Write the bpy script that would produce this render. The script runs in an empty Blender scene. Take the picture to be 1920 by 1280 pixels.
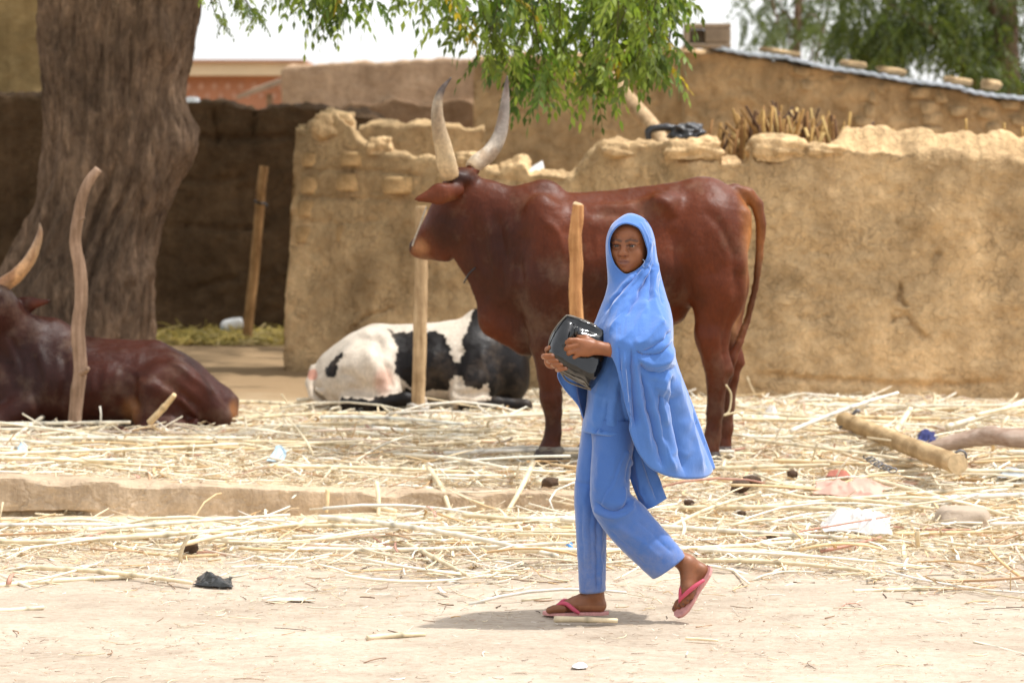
import bpy, math, random
import numpy as np
from mathutils import Vector

# ------------------------------------------------------------------ camera, sky, sun, exposure
F_PX, CX, HY, CAM_Y, CAM_H = 5300.0, 960.0, 323.0, -10.0, 1.57   # focal length in photo pixels, horizon row
S = bpy.context.scene
COL = S.collection
cam_d = bpy.data.cameras.new('camera')
cam = bpy.data.objects.new('camera', cam_d); COL.objects.link(cam)
cam.location = (0, CAM_Y, CAM_H); cam.rotation_euler = (math.radians(90), 0, 0)
cam_d.sensor_width = 36.0; cam_d.lens = 36.0 * F_PX / 1920.0
cam_d.shift_y = -(640.0 - HY) / 1920.0
cam_d.clip_start = 0.5; cam_d.clip_end = 3000
cam_d.dof.use_dof = True; cam_d.dof.focus_distance = 9.95; cam_d.dof.aperture_fstop = 4.2
S.camera = cam

SUN_TO = Vector((0.66, 0.06, 1.45)).normalized()
SUN_EL = math.asin(SUN_TO.z)
W = bpy.data.worlds.new('World'); S.world = W; W.use_nodes = True
wn = W.node_tree; wn.nodes.clear()
sky = wn.nodes.new('ShaderNodeTexSky'); sky.sky_type = 'NISHITA'; sky.sun_disc = False
sky.sun_elevation = SUN_EL; sky.sun_rotation = math.atan2(SUN_TO.x, SUN_TO.y)
sky.air_density = 1.0; sky.dust_density = 3.0; sky.ozone_density = 1.0; sky.altitude = 300
hs = wn.nodes.new('ShaderNodeHueSaturation'); hs.inputs['Saturation'].default_value = 0.30
bg = wn.nodes.new('ShaderNodeBackground'); bg.inputs['Strength'].default_value = 0.15
wo = wn.nodes.new('ShaderNodeOutputWorld')
veil = wn.nodes.new('ShaderNodeMix'); veil.data_type = 'RGBA'; veil.blend_type = 'ADD'; veil.inputs[0].default_value = 1.0; veil.inputs[7].default_value = (4.0, 4.0, 4.0, 1)   # even white dust haze
wn.links.new(sky.outputs[0], hs.inputs['Color']); wn.links.new(hs.outputs[0], veil.inputs[6]); wn.links.new(veil.outputs[2], bg.inputs[0]); wn.links.new(bg.outputs[0], wo.inputs[0])

sun_d = bpy.data.lights.new('sun', 'SUN'); sun_d.energy = 4.2; sun_d.angle = math.radians(1.5); sun_d.color = (1.0, 0.97, 0.925)
sun = bpy.data.objects.new('sun', sun_d); COL.objects.link(sun)
sun.rotation_euler = (-SUN_TO).to_track_quat('-Z', 'Y').to_euler(); sun.location = (6, 2, 14)

S.view_settings.view_transform = 'Standard'; S.view_settings.look = 'None'
S.view_settings.gamma = 1.0; S.view_settings.use_curve_mapping = False
S.view_settings.exposure = 0.12
S.render.engine = 'CYCLES'
S.cycles.use_denoising = True
S.cycles.max_bounces = 8; S.cycles.diffuse_bounces = 4; S.cycles.transparent_max_bounces = 8

# ------------------------------------------------------------------ small tools
rng = np.random.default_rng(7)
random.seed(7)

def hash3(ix, iy, iz, seed=0):
    h = (ix.astype(np.int64) * 374761393 + iy.astype(np.int64) * 668265263 + iz.astype(np.int64) * 2147483647 + seed * 974711) & 0xffffffff
    h = ((h ^ (h >> 13)) * 1274126177) & 0xffffffff
    h = ((h ^ (h >> 16)) * 2246822519) & 0xffffffff
    return ((h ^ (h >> 15)) & 0xffffff) / float(0xffffff)

def vnoise(p, seed=0):
    """value noise in -1..1 on points (N,3)"""
    p = np.asarray(p, float); i = np.floor(p).astype(np.int64); f = p - i
    f = f * f * f * (f * (f * 6 - 15) + 10); out = 0
    for dx in (0, 1):
        wx = f[:, 0] if dx else 1 - f[:, 0]
        for dy in (0, 1):
            wy = f[:, 1] if dy else 1 - f[:, 1]
            for dz in (0, 1):
                wz = f[:, 2] if dz else 1 - f[:, 2]
                out = out + wx * wy * wz * hash3(i[:, 0] + dx, i[:, 1] + dy, i[:, 2] + dz, seed)
    return out * 2 - 1

def fbm(p, octaves=4, seed=0, gain=0.5):
    p = np.asarray(p, float); a = 1.0; s = 0; t = 0
    for o in range(octaves):
        s = s + a * vnoise(p * (2.0 ** o) + 17.3 * o, seed + o); t += a; a *= gain
    return s / t

def sstep(a, b, x):
    t = np.clip((np.asarray(x, float) - a) / (b - a), 0, 1); return t * t * (3 - 2 * t)

def P(px, py, D):
    """world point seen at photo pixel px,py standing D metres away"""
    return np.array([(px - CX) / F_PX * D, CAM_Y + D, CAM_H - (py - HY) / F_PX * D])

def GD(py, z=0.0):
    return F_PX * (CAM_H - z) / (py - HY)

def new_obj(name, data, parent=None, loc=None):
    o = bpy.data.objects.new(name, data); COL.objects.link(o)
    if parent is not None: o.parent = parent
    if loc is not None: o.location = loc
    return o

def tag(o, label=None, cat=None, group=None, kind=None):
    if label: o['label'] = label
    if cat: o['category'] = cat
    if group: o['group'] = group
    if kind: o['kind'] = kind
    return o

def root(name, loc, label, cat, group=None):
    return tag(new_obj(name, None, None, tuple(float(v) for v in loc)), label, cat, group)

def mesh_np(name, v, faces, smooth=True, col=None):
    """faces: list of index arrays (N,3)/(N,4), or a plain list of tuples"""
    me = bpy.data.meshes.new(name); v = np.asarray(v, np.float32)
    if isinstance(faces, np.ndarray): faces = [faces]
    if len(faces) and isinstance(faces[0], np.ndarray):
        loops = np.concatenate([f.ravel() for f in faces]).astype(np.int32)
        sizes = np.concatenate([np.full(len(f), f.shape[1], np.int32) for f in faces])
        starts = np.concatenate([[0], np.cumsum(sizes)[:-1]]).astype(np.int32)
        me.vertices.add(len(v)); me.vertices.foreach_set('co', v.ravel())
        me.loops.add(len(loops)); me.loops.foreach_set('vertex_index', loops)
        me.polygons.add(len(sizes)); me.polygons.foreach_set('loop_start', starts)
        me.polygons.foreach_set('use_smooth', np.full(len(sizes), smooth))
        me.update(calc_edges=True); me.validate()
    else:
        me.from_pydata([tuple(map(float, p)) for p in v], [], [tuple(map(int, f)) for f in faces])
        for p in me.polygons: p.use_smooth = smooth
        me.update()
    if col is not None:
        a = me.color_attributes.new('Col', 'FLOAT_COLOR', 'POINT')
        c = np.ones((len(v), 4), np.float32); c[:, :3] = col; a.data.foreach_set('color', c.ravel())
    return me

def build(name, v, faces, mat, parent=None, smooth=True, col=None):
    """one mesh object from world-space vertices; a child is stored relative to its (unrotated) ancestors"""
    v = np.asarray(v, float); off = np.zeros(3); p = parent
    while p is not None:
        off = off + np.array(p.location); p = p.parent
    if parent is None:
        c = v.mean(0); c[2] = v[:, 2].min(); off = c
    o = new_obj(name, mesh_np(name, v - off, faces, smooth, col), parent, tuple(off) if parent is None else None)
    if mat is not None: o.data.materials.append(mat)
    return o

class MB:
    """collects pieces into one mesh"""
    def __init__(self): self.v = []; self.f = {3: [], 4: []}; self.n = 0; self.c = []
    def add(self, v, faces, col=None):
        v = np.asarray(v, float)
        for f in faces:
            f = np.asarray(f)
            if len(f): self.f[f.shape[1]].append(f + self.n)
        self.v.append(v); self.n += len(v)
        self.c.append(np.broadcast_to(np.asarray(col if col is not None else (1, 1, 1), float), (len(v), 3)))
        return self
    def build(self, name, mat, parent=None, smooth=True, use_col=False):
        fs = [np.concatenate(x) for x in self.f.values() if x]
        return build(name, np.concatenate(self.v), fs, mat, parent, smooth, np.concatenate(self.c) if use_col else None)

def cr(points, n, closed=False):
    """Catmull-Rom through points (K,d), n samples"""
    p = np.asarray(points, float); K = len(p)
    if closed:
        t = np.linspace(0, K, n, endpoint=False); i = np.floor(t).astype(int); f = (t - i)[:, None]
        p0, p1, p2, p3 = p[(i - 1) % K], p[i % K], p[(i + 1) % K], p[(i + 2) % K]
    else:
        q = np.vstack([2 * p[0] - p[1], p, 2 * p[-1] - p[-2]])
        t = np.linspace(0, K - 1, n); i = np.clip(np.floor(t).astype(int), 0, K - 2); f = (t - i)[:, None]
        p0, p1, p2, p3 = q[i], q[i + 1], q[i + 2], q[i + 3]
    return 0.5 * (2 * p1 + (p2 - p0) * f + (2 * p0 - 5 * p1 + 4 * p2 - p3) * f ** 2 + (3 * p1 - p0 - 3 * p2 + p3) * f ** 3)

def grid_faces(nr, nc, closed_c=False, closed_r=False):
    r = np.arange(nr if closed_r else nr - 1); c = np.arange(nc if closed_c else nc - 1)
    R, C_ = np.meshgrid(r, c, indexing='ij'); R = R.ravel(); C_ = C_.ravel()
    R2 = (R + 1) % nr; C2 = (C_ + 1) % nc
    return np.stack([R * nc + C_, R * nc + C2, R2 * nc + C2, R2 * nc + C_], 1)

def tube(pts, rad, seg=10, n=None, cap=True, jit=0.0, seed=0):
    """verts, faces of a tube along pts (K,3) with radii (K,)"""
    pts = np.asarray(pts, float); rad = np.broadcast_to(np.asarray(rad, float), (len(pts),)).copy()
    if n:
        a = cr(np.column_stack([pts, rad]), n); pts = a[:, :3]; rad = np.maximum(a[:, 3], 1e-4)
    K = len(pts); t = np.gradient(pts, axis=0); t /= np.linalg.norm(t, axis=1)[:, None] + 1e-9
    up = np.array([0.03, -1, 0.02]) if abs(t[0][1]) < 0.9 else np.array([1, 0.03, 0.0])
    v = []
    for i in range(K):
        s = np.cross(t[i], up); s /= np.linalg.norm(s) + 1e-9; u = np.cross(s, t[i]); up = u
        a = np.arange(seg) / seg * 2 * np.pi
        v.append(pts[i] + rad[i] * (np.cos(a)[:, None] * s + np.sin(a)[:, None] * u))
    v = np.concatenate(v)
    if jit:
        ctr = np.repeat(pts, seg, 0); d = v - ctr
        v = ctr + d * (1 + jit * fbm(v * (0.6 / max(rad.mean(), 1e-3)), 3, seed))[:, None]
    f4 = grid_faces(K, seg, True)
    if cap:
        v = np.vstack([v, pts[0], pts[-1]]); a = np.arange(seg); b = (a + 1) % seg
        f3 = np.vstack([np.stack([np.full(seg, K * seg), b, a], 1), np.stack([np.full(seg, K * seg + 1), (K - 1) * seg + a, (K - 1) * seg + b], 1)])
        return v, [f4, f3]
    return v, [f4]

def box_vf(lo, hi):
    x0, y0, z0 = lo; x1, y1, z1 = hi
    v = np.array([[x0, y0, z0], [x1, y0, z0], [x1, y1, z0], [x0, y1, z0], [x0, y0, z1], [x1, y0, z1], [x1, y1, z1], [x0, y1, z1]], float)
    return v, [np.array([[0, 3, 2, 1], [4, 5, 6, 7], [0, 1, 5, 4], [1, 2, 6, 5], [2, 3, 7, 6], [3, 0, 4, 7]])]

def vnormals(v, quads):
    n = np.zeros_like(v); a = v[quads[:, 2]] - v[quads[:, 0]]; b = v[quads[:, 3]] - v[quads[:, 1]]
    fn = np.cross(a, b)
    for k in range(4): np.add.at(n, quads[:, k], fn)
    return n / (np.linalg.norm(n, axis=1)[:, None] + 1e-12)

def seg_dist(p, poly, signed=False):
    """distance of 2-d points to a polyline, and the arc parameter 0..1 of the nearest point"""
    poly = np.asarray(poly, float); best = np.full(len(p), 1e9); par = np.zeros(len(p)); m = len(poly) - 1; sg = np.ones(len(p))
    for i in range(m):
        a, b = poly[i], poly[i + 1]; ab = b - a
        t = np.clip(((p - a) @ ab) / (ab @ ab + 1e-9), 0, 1); d = np.linalg.norm(p - (a + t[:, None] * ab), axis=1)
        k = d < best; best[k] = d[k]; par[k] = (i + t[k]) / m
        if signed: sg[k] = np.sign(ab[0] * (p[k, 1] - a[1]) - ab[1] * (p[k, 0] - a[0]))
    return (best * sg if signed else best), par

def inside(p, poly):
    poly = np.asarray(poly, float); c = np.zeros(len(p), bool); j = len(poly) - 1
    for i in range(len(poly)):
        xi, yi = poly[i]; xj, yj = poly[j]
        k = ((yi > p[:, 1]) != (yj > p[:, 1])) & (p[:, 0] < (xj - xi) * (p[:, 1] - yi) / (yj - yi + 1e-12) + xi)
        c ^= k; j = i
    return c

def solidify(o, t, off=-1.0):
    m = o.modifiers.new('thickness', 'SOLIDIFY'); m.thickness = t; m.offset = off; m.use_rim = True

# ------------------------------------------------------------------ implicit bodies (smooth unions, then surface nets)
class SDF:
    def __init__(self, lo, hi, h):
        self.lo = np.array(lo, float); self.h = h
        self.n = np.ceil((np.array(hi, float) - self.lo) / h).astype(int) + 1
        self.ax = [self.lo[i] + h * np.arange(self.n[i]) for i in range(3)]
        self.f = np.full(self.n, 50.0 * h, np.float32)
    def _sl(self, lo, hi):
        a = np.clip(np.floor((np.array(lo) - self.lo) / self.h).astype(int), 0, self.n); b = np.clip(np.ceil((np.array(hi) - self.lo) / self.h).astype(int) + 1, 0, self.n)
        sl = tuple(slice(x, y) for x, y in zip(a, b))
        g = [self.ax[i][sl[i]].astype(np.float32) for i in range(3)]
        return sl, g[0][:, None, None], g[1][None, :, None], g[2][None, None, :]
    def _mix(self, sl, d, k, sub):
        a = self.f[sl]
        if a.size == 0: return
        if sub:
            d = -d; hh = np.maximum(k - np.abs(a - d), 0) / k; self.f[sl] = np.maximum(a, d) + hh * hh * k * 0.25
        else:
            hh = np.maximum(k - np.abs(a - d), 0) / k; self.f[sl] = np.minimum(a, d) - hh * hh * k * 0.25
    def cone(self, a, b, ra, rb, k=8, sd=1.0, sub=False):
        """tapered capsule; sd scales it along depth"""
        a = np.array(a, float); b = np.array(b, float); m = max(ra, rb) * max(1, sd) + k + 3 * self.h
        sl, x, y, z = self._sl(np.minimum(a, b) - m, np.maximum(a, b) + m)
        yc = (a[1] + b[1]) / 2
        ay, by = yc + (a[1] - yc) / sd, yc + (b[1] - yc) / sd; y = yc + (y - yc) / sd
        d = np.array([b[0] - a[0], by - ay, b[2] - a[2]]); L = d @ d + 1e-9
        t = np.clip(((x - a[0]) * d[0] + (y - ay) * d[1] + (z - a[2]) * d[2]) / L, 0, 1)
        q = np.sqrt((x - a[0] - t * d[0]) ** 2 + (y - ay - t * d[1]) ** 2 + (z - a[2] - t * d[2]) ** 2) - (ra + (rb - ra) * t)
        self._mix(sl, q.astype(np.float32), k, sub); return self
    def chain(self, pts, rad, k=8, sd=1.0):
        for i in range(len(pts) - 1): self.cone(pts[i], pts[i + 1], rad[i], rad[i + 1], k, sd)
        return self
    def ell(self, c, r, k=8, rot=0.0, sub=False, R=None):
        """ellipsoid; rot turns it in the picture plane (degrees, counter-clockwise), R a full 3x3 whose rows are its axes"""
        c = np.array(c, float); r = np.array(r, float); m = max(r) + k + 3 * self.h
        sl, x, y, z = self._sl(c - m, c + m); x = x - c[0]; y = y - c[1]; z = z - c[2]
        if R is None:
            cs, sn = math.cos(math.radians(rot)), math.sin(math.radians(rot)); R = np.array([[cs, 0, sn], [0, 1, 0], [-sn, 0, cs]])
        q = [R[i][0] * x + R[i][1] * y + R[i][2] * z for i in range(3)]
        k0 = np.sqrt(sum((q[i] / r[i]) ** 2 for i in range(3))); k1 = np.sqrt(sum((q[i] / r[i] ** 2) ** 2 for i in range(3))) + 1e-9
        self._mix(sl, (k0 * (k0 - 1) / k1).astype(np.float32), k, sub); return self
    def mesh(self):
        f = self.f; n = self.n; s = f < 0
        c = np.zeros(n - 1, np.int8)
        for dx in (0, 1):
            for dy in (0, 1):
                for dz in (0, 1):
                    c += s[dx:n[0] - 1 + dx, dy:n[1] - 1 + dy, dz:n[2] - 1 + dz]
        act = (c > 0) & (c < 8); I = np.argwhere(act); idx = np.full(n - 1, -1, np.int32); idx[act] = np.arange(len(I))
        cor = np.array([[a, b, d] for a in (0, 1) for b in (0, 1) for d in (0, 1)])
        val = np.stack([f[I[:, 0] + q[0], I[:, 1] + q[1], I[:, 2] + q[2]] for q in cor], 1)
        acc = np.zeros((len(I), 3)); cnt = np.zeros(len(I))
        for i in range(8):
            for j in range(i + 1, 8):
                if np.abs(cor[i] - cor[j]).sum() != 1: continue
                x = (val[:, i] < 0) != (val[:, j] < 0); t = np.where(x, val[:, i] / (val[:, i] - val[:, j] + 1e-20), 0)
                acc[x] += (cor[i] + t[:, None] * (cor[j] - cor[i]))[x]; cnt[x] += 1
        v = self.lo + self.h * (I + acc / cnt[:, None]); F = []
        for ax in range(3):
            u, w = (ax + 1) % 3, (ax + 2) % 3
            a = [slice(None)] * 3; b = [slice(None)] * 3; a[ax] = slice(0, -1); b[ax] = slice(1, None)
            ch = s[tuple(a)] != s[tuple(b)]; E = np.argwhere(ch)
            E = E[(E[:, u] > 0) & (E[:, w] > 0) & (E[:, u] < n[u] - 1) & (E[:, w] < n[w] - 1)]
            flip = s[tuple(a)][tuple(E.T)]
            def cell(du, dw):
                q = E.copy(); q[:, u] -= du; q[:, w] -= dw; return idx[tuple(q.T)]
            Q = np.stack([cell(1, 1), cell(0, 1), cell(0, 0), cell(1, 0)], 1)
            Q[~flip] = Q[~flip][:, ::-1]; F.append(Q)
        return v, np.concatenate(F)

def relax(v, q, it=2, lam=0.5):
    for _ in range(it):
        s = np.zeros_like(v); c = np.zeros(len(v))
        for a, b in ((0, 1), (1, 2), (2, 3), (3, 0)):
            np.add.at(s, q[:, a], v[q[:, b]]); np.add.at(s, q[:, b], v[q[:, a]]); np.add.at(c, q[:, a], 1); np.add.at(c, q[:, b], 1)
        v = v + lam * (s / np.maximum(c, 1)[:, None] - v)
    return v

class Frame:
    """photo pixels (px, dep, -py) around something standing D metres away, dep in the same pixels"""
    def __init__(self, D): self.D = D; self.s = F_PX / D
    def w(self, uvw):
        a = np.asarray(uvw, float)
        return np.column_stack([(a[:, 0] - CX) / self.s, CAM_Y + self.D + a[:, 1] / self.s, CAM_H + (a[:, 2] + HY) / self.s])

def q3(px, py, dep=0.0): return (float(px), float(dep), -float(py))

# ------------------------------------------------------------------ materials
def mat_new(name):
    m = bpy.data.materials.new(name); m.use_nodes = True; nt = m.node_tree
    return m, nt, nt.nodes['Principled BSDF']

def N(nt, t, **kw):
    n = nt.nodes.new(t)
    for k, v in kw.items():
        if k.startswith('i_'): n.inputs[k[2:].replace('_', ' ')].default_value = v
        else: setattr(n, k, v)
    return n

def mulc(nt, a, b, fac=1.0, mode='MULTIPLY'):
    n = N(nt, 'ShaderNodeMix', data_type='RGBA', blend_type=mode); n.inputs[0].default_value = fac if not hasattr(fac, 'links') else 1
    if hasattr(fac, 'links'): nt.links.new(fac, n.inputs[0])
    for s, x in ((6, a), (7, b)):
        if hasattr(x, 'links'): nt.links.new(x, n.inputs[s])
        else: n.inputs[s].default_value = (*x, 1)
    return n.outputs[2]

def ramp(nt, src, stops):
    n = N(nt, 'ShaderNodeValToRGB'); e = n.color_ramp.elements
    while len(e) < len(stops): e.new(0.5)
    for x, (p, c) in zip(e, stops): x.position = p; x.color = (*c, 1) if len(c) == 3 else c
    nt.links.new(src, n.inputs[0]); return n.outputs[0]

def noise(nt, scale, detail=4, rough=0.55, stretch=None, dist=0.0):
    tc = N(nt, 'ShaderNodeTexCoord'); n = N(nt, 'ShaderNodeTexNoise'); n.inputs['Scale'].default_value = scale
    n.inputs['Detail'].default_value = detail; n.inputs['Roughness'].default_value = rough; n.inputs['Distortion'].default_value = dist
    if stretch:
        mp = N(nt, 'ShaderNodeMapping'); mp.inputs['Scale'].default_value = stretch
        nt.links.new(tc.outputs['Object'], mp.inputs[0]); nt.links.new(mp.outputs[0], n.inputs['Vector'])
    else: nt.links.new(tc.outputs['Object'], n.inputs['Vector'])
    return n.outputs[0]

def bump(nt, bs, *hs):
    prev = None
    for h, st, dist in hs:
        b = N(nt, 'ShaderNodeBump'); b.inputs['Strength'].default_value = st; b.inputs['Distance'].default_value = dist
        nt.links.new(h, b.inputs['Height'])
        if prev is not None: nt.links.new(prev, b.inputs['Normal'])
        prev = b.outputs[0]
    nt.links.new(prev, bs.inputs['Normal'])

def mat(name, col=(0.5, 0.5, 0.5), rough=0.8, var=0.25, scale=8, stretch=None, bmp=0.3, bscale=60, bdist=0.005, spec=0.3, attr=False, metal=0.0, fine=None):
    """surface colour (or the mesh's own colour layer) varied by noise, with a fine noise relief"""
    m, nt, bs = mat_new(name)
    if attr:
        a = N(nt, 'ShaderNodeVertexColor'); a.layer_name = 'Col'; base = a.outputs[0]
    else: base = col
    lo, hi = 1 - var, 1 + var
    c = mulc(nt, base, ramp(nt, noise(nt, scale, 5, 0.6, stretch), [(0.3, (lo,) * 3), (0.7, (hi,) * 3)]))
    if fine: c = mulc(nt, c, ramp(nt, noise(nt, fine[0], 3, 0.6, stretch), [(0.35, (1 - fine[1],) * 3), (0.65, (1 + fine[1],) * 3)]))
    nt.links.new(c, bs.inputs['Base Color']); bs.inputs['Roughness'].default_value = rough
    bs.inputs['Specular IOR Level'].default_value = spec; bs.inputs['Metallic'].default_value = metal
    if bmp: bump(nt, bs, (noise(nt, bscale, 4, 0.6, stretch), bmp, bdist))
    return m

# ================================================================== materials of the place
def mat_mud(name, col, dark=0.55, crack=14.0, crack_d=0.35, bstr=0.6, light=1.25, tint=(1, 1, 1), big=1.6):
    m, nt, bs = mat_new(name)
    big_n = noise(nt, big, 5, 0.6); mid = noise(nt, 9, 5, 0.65); fine = noise(nt, 70, 4, 0.6)
    tc = N(nt, 'ShaderNodeTexCoord')
    wob = N(nt, 'ShaderNodeTexNoise'); wob.inputs['Scale'].default_value = 9; nt.links.new(tc.outputs['Object'], wob.inputs['Vector'])
    vm = N(nt, 'ShaderNodeVectorMath', operation='MULTIPLY_ADD'); vm.inputs[1].default_value = (0.34, 0.34, 0.22)
    nt.links.new(wob.outputs[1], vm.inputs[0]); nt.links.new(tc.outputs['Object'], vm.inputs[2])
    vo = N(nt, 'ShaderNodeTexVoronoi', feature='DISTANCE_TO_EDGE'); vo.inputs['Scale'].default_value = crack
    nt.links.new(vm.outputs[0], vo.inputs['Vector'])
    cr_ = ramp(nt, vo.outputs[0], [(0.0, (0, 0, 0)), (0.09, (1, 1, 1))])
    mask = ramp(nt, noise(nt, 3.5, 3, 0.6), [(0.38, (0, 0, 0)), (0.57, (0.95, 0.95, 0.95))])
    crk = mulc(nt, cr_, mask, 1.0, 'ADD')
    c = mulc(nt, col, ramp(nt, big_n, [(0.3, (dark,) * 3), (0.7, tuple(light * t for t in tint))]))
    c = mulc(nt, c, ramp(nt, mid, [(0.3, (0.82, 0.8, 0.78)), (0.7, (1.14, 1.14, 1.14))]))
    c = mulc(nt, c, ramp(nt, fine, [(0.3, (0.86,) * 3), (0.7, (1.1,) * 3)]))
    st_n = noise(nt, 7, 4, 0.6, (1, 1, 0.1)); c = mulc(nt, c, ramp(nt, st_n, [(0.32, (0.84, 0.82, 0.80)), (0.6, (1.05, 1.05, 1.05))]))
    fl_n = noise(nt, 55, 2, 0.5, (0.35, 1, 1.5)); c = mulc(nt, c, ramp(nt, fl_n, [(0.66, (1, 1, 1)), (0.74, (1.3, 1.28, 1.2))]))
    cm = ramp(nt, crk, [(0.0, (1 - crack_d,) * 3), (1.0, (1, 1, 1))])
    c = mulc(nt, c, cm)
    nt.links.new(c, bs.inputs['Base Color']); bs.inputs['Roughness'].default_value = 0.95; bs.inputs['Specular IOR Level'].default_value = 0.1
    pit = ramp(nt, noise(nt, 28, 3, 0.6), [(0.28, (0, 0, 0)), (0.42, (1, 1, 1))])
    bump(nt, bs, (crk, 0.6 * bstr, 0.010), (pit, 0.6 * bstr, 0.008), (mid, 0.8 * bstr, 0.03), (fine, 0.6 * bstr, 0.006))
    return m

M = {}
M['mud'] = mat_mud('ochre_mud', (0.63, 0.44, 0.24), crack=11, crack_d=0.34, bstr=0.9)
M['mud_brick'] = mat_mud('ochre_mud_brick', (0.63, 0.42, 0.21), crack=5, crack_d=0.2)
M['mud_dark'] = mat_mud('shade_darkened_mud', (0.10, 0.062, 0.034), crack=5, crack_d=0.25, bstr=1.0)  # darkened well below the other mud to add to the crown's shade
M['mud_pink'] = mat_mud('pinkish_plaster_mud', (0.55, 0.385, 0.255), crack=4, crack_d=0.12, bstr=0.5, dark=0.75, light=1.15)
M['mud_stone'] = mat_mud('pale_mud_brick', (0.56, 0.40, 0.225), crack=5, crack_d=0.2, bstr=0.8)
M['mud_far'] = mat_mud('rough_ochre_mud', (0.57, 0.39, 0.21), crack=4, crack_d=0.25, bstr=1.0)
M['mud_pale'] = mat_mud('pale_mud_cap', (0.62, 0.48, 0.29), crack=7, crack_d=0.15)
M['kerb'] = mat_mud('worn_mud_cement', (0.50, 0.385, 0.27), crack=4, crack_d=0.10, dark=0.8, light=1.2, bstr=0.7)

def mat_ground():
    m, nt, bs = mat_new('pale_sand')
    tc = N(nt, 'ShaderNodeTexCoord')
    c = mulc(nt, (0.475, 0.402, 0.322), ramp(nt, noise(nt, 1.2, 5, 0.6), [(0.3, (0.78, 0.76, 0.74)), (0.7, (1.1, 1.1, 1.1))]))
    c = mulc(nt, c, ramp(nt, noise(nt, 7, 5, 0.7, (0.6, 1.3, 1)), [(0.35, (0.86, 0.85, 0.84)), (0.6, (1.05, 1.05, 1.05))]))
    c = mulc(nt, c, ramp(nt, noise(nt, 40, 4, 0.7), [(0.3, (0.86, 0.84, 0.82)), (0.68, (1.08, 1.08, 1.08))]))
    c = mulc(nt, c, ramp(nt, noise(nt, 55, 2, 0.5, (0.5, 1.6, 1)), [(0.62, (1, 1, 1)), (0.74, (0.72, 0.62, 0.5))]))
    geo2 = N(nt, 'ShaderNodeNewGeometry'); sx2 = N(nt, 'ShaderNodeSeparateXYZ'); nt.links.new(geo2.outputs['Position'], sx2.inputs[0])
    cz = N(nt, 'ShaderNodeMapRange'); cz.inputs[1].default_value = 1.2; cz.inputs[2].default_value = 2.4; nt.links.new(sx2.outputs[1], cz.inputs[0])
    chaff = ramp(nt, noise(nt, 60, 4, 0.7, (0.5, 1.4, 1)), [(0.3, (0.40, 0.30, 0.18)), (0.5, (0.60, 0.49, 0.33)), (0.7, (0.74, 0.66, 0.50))])
    c = mulc(nt, c, chaff, cz.outputs[0], 'MIX')      # trodden chaff
    # bare brown earth where no straw lies, by the walls
    geo = N(nt, 'ShaderNodeNewGeometry'); sx = N(nt, 'ShaderNodeSeparateXYZ'); nt.links.new(geo.outputs['Position'], sx.inputs[0])
    mr = N(nt, 'ShaderNodeMapRange'); mr.inputs[1].default_value = 6.0; mr.inputs[2].default_value = 8.2
    ad = N(nt, 'ShaderNodeMath', operation='MULTIPLY_ADD'); ad.inputs[1].default_value = 1.6
    nt.links.new(noise(nt, 2.0, 4), ad.inputs[0]); nt.links.new(sx.outputs[1], ad.inputs[2])
    su = N(nt, 'ShaderNodeMath', operation='SUBTRACT'); su.inputs[1].default_value = 0.8; nt.links.new(ad.outputs[0], su.inputs[0]); nt.links.new(su.outputs[0], mr.inputs[0])
    c = mulc(nt, c, (0.30, 0.205, 0.115), mr.outputs[0], 'MIX')
    nt.links.new(c, bs.inputs['Base Color']); bs.inputs['Roughness'].default_value = 0.95; bs.inputs['Specular IOR Level'].default_value = 0.1
    bump(nt, bs, (noise(nt, 14, 5, 0.65), 0.5, 0.02), (noise(nt, 130, 3, 0.6), 0.5, 0.004))
    return m
M['ground'] = mat_ground()

# ================================================================== ground
def kerb_y(x): return 2.96 + 0.08 * (np.asarray(x, float) + 0.9)
def kerb_h(x): return np.interp(x, [-5, -2.3, -1.4, -0.9, 0.1, 0.45, 0.75], [0.185, 0.18, 0.135, 0.105, 0.088, 0.07, 0.0])
def ground_h(x, y):
    x = np.asarray(x, float); y = np.asarray(y, float); yk = kerb_y(x) + 0.07
    left = np.where(y > yk, kerb_h(x) - 0.012 + (0.155 - kerb_h(x)) * sstep(yk, yk + 1.6, y), 0.0)
    right = 0.15 * sstep(1.8, 4.6, y); w = sstep(0.25, 0.75, x)
    return left * (1 - w) + right * w
fx = np.arange(-4.6, 4.6, 0.04); fy = np.arange(-2.6, 9.6, 0.04)
gx = np.concatenate([[-900, -300, -100, -40, -16, -8, -5.5], fx, [5.5, 8, 16, 40, 100, 300, 900]])
gy = np.concatenate([[-60, -25, -12, -6, -4], fy, [10, 11, 12.5, 14, 16, 20, 28, 45, 90, 250, 800, 2000]])
GX, GY = np.meshgrid(gx, gy, indexing='ij')
gp = np.column_stack([GX.ravel(), GY.ravel(), np.zeros(GX.size)])
near = (np.abs(gp[:, 0]) < 6) & (gp[:, 1] < 11)
gz = ground_h(gp[:, 0], gp[:, 1]) + np.where(near, 0.014 * fbm(gp * 1.7, 4, 3) + 0.006 * fbm(gp * 9, 3, 5), 0)
gz -= 0.013 * np.exp(-((gp[:, 1] - 0.0) / 0.25) ** 2) * (np.abs(gp[:, 0]) < 1)
gp[:, 2] = gz
gq = grid_faces(len(gx), len(gy))[:, ::-1]
g = build('ground', gp, gq, M['ground']); tag(g, 'pale sandy ground reaching under the straw and walls', None, None, 'structure')

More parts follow.
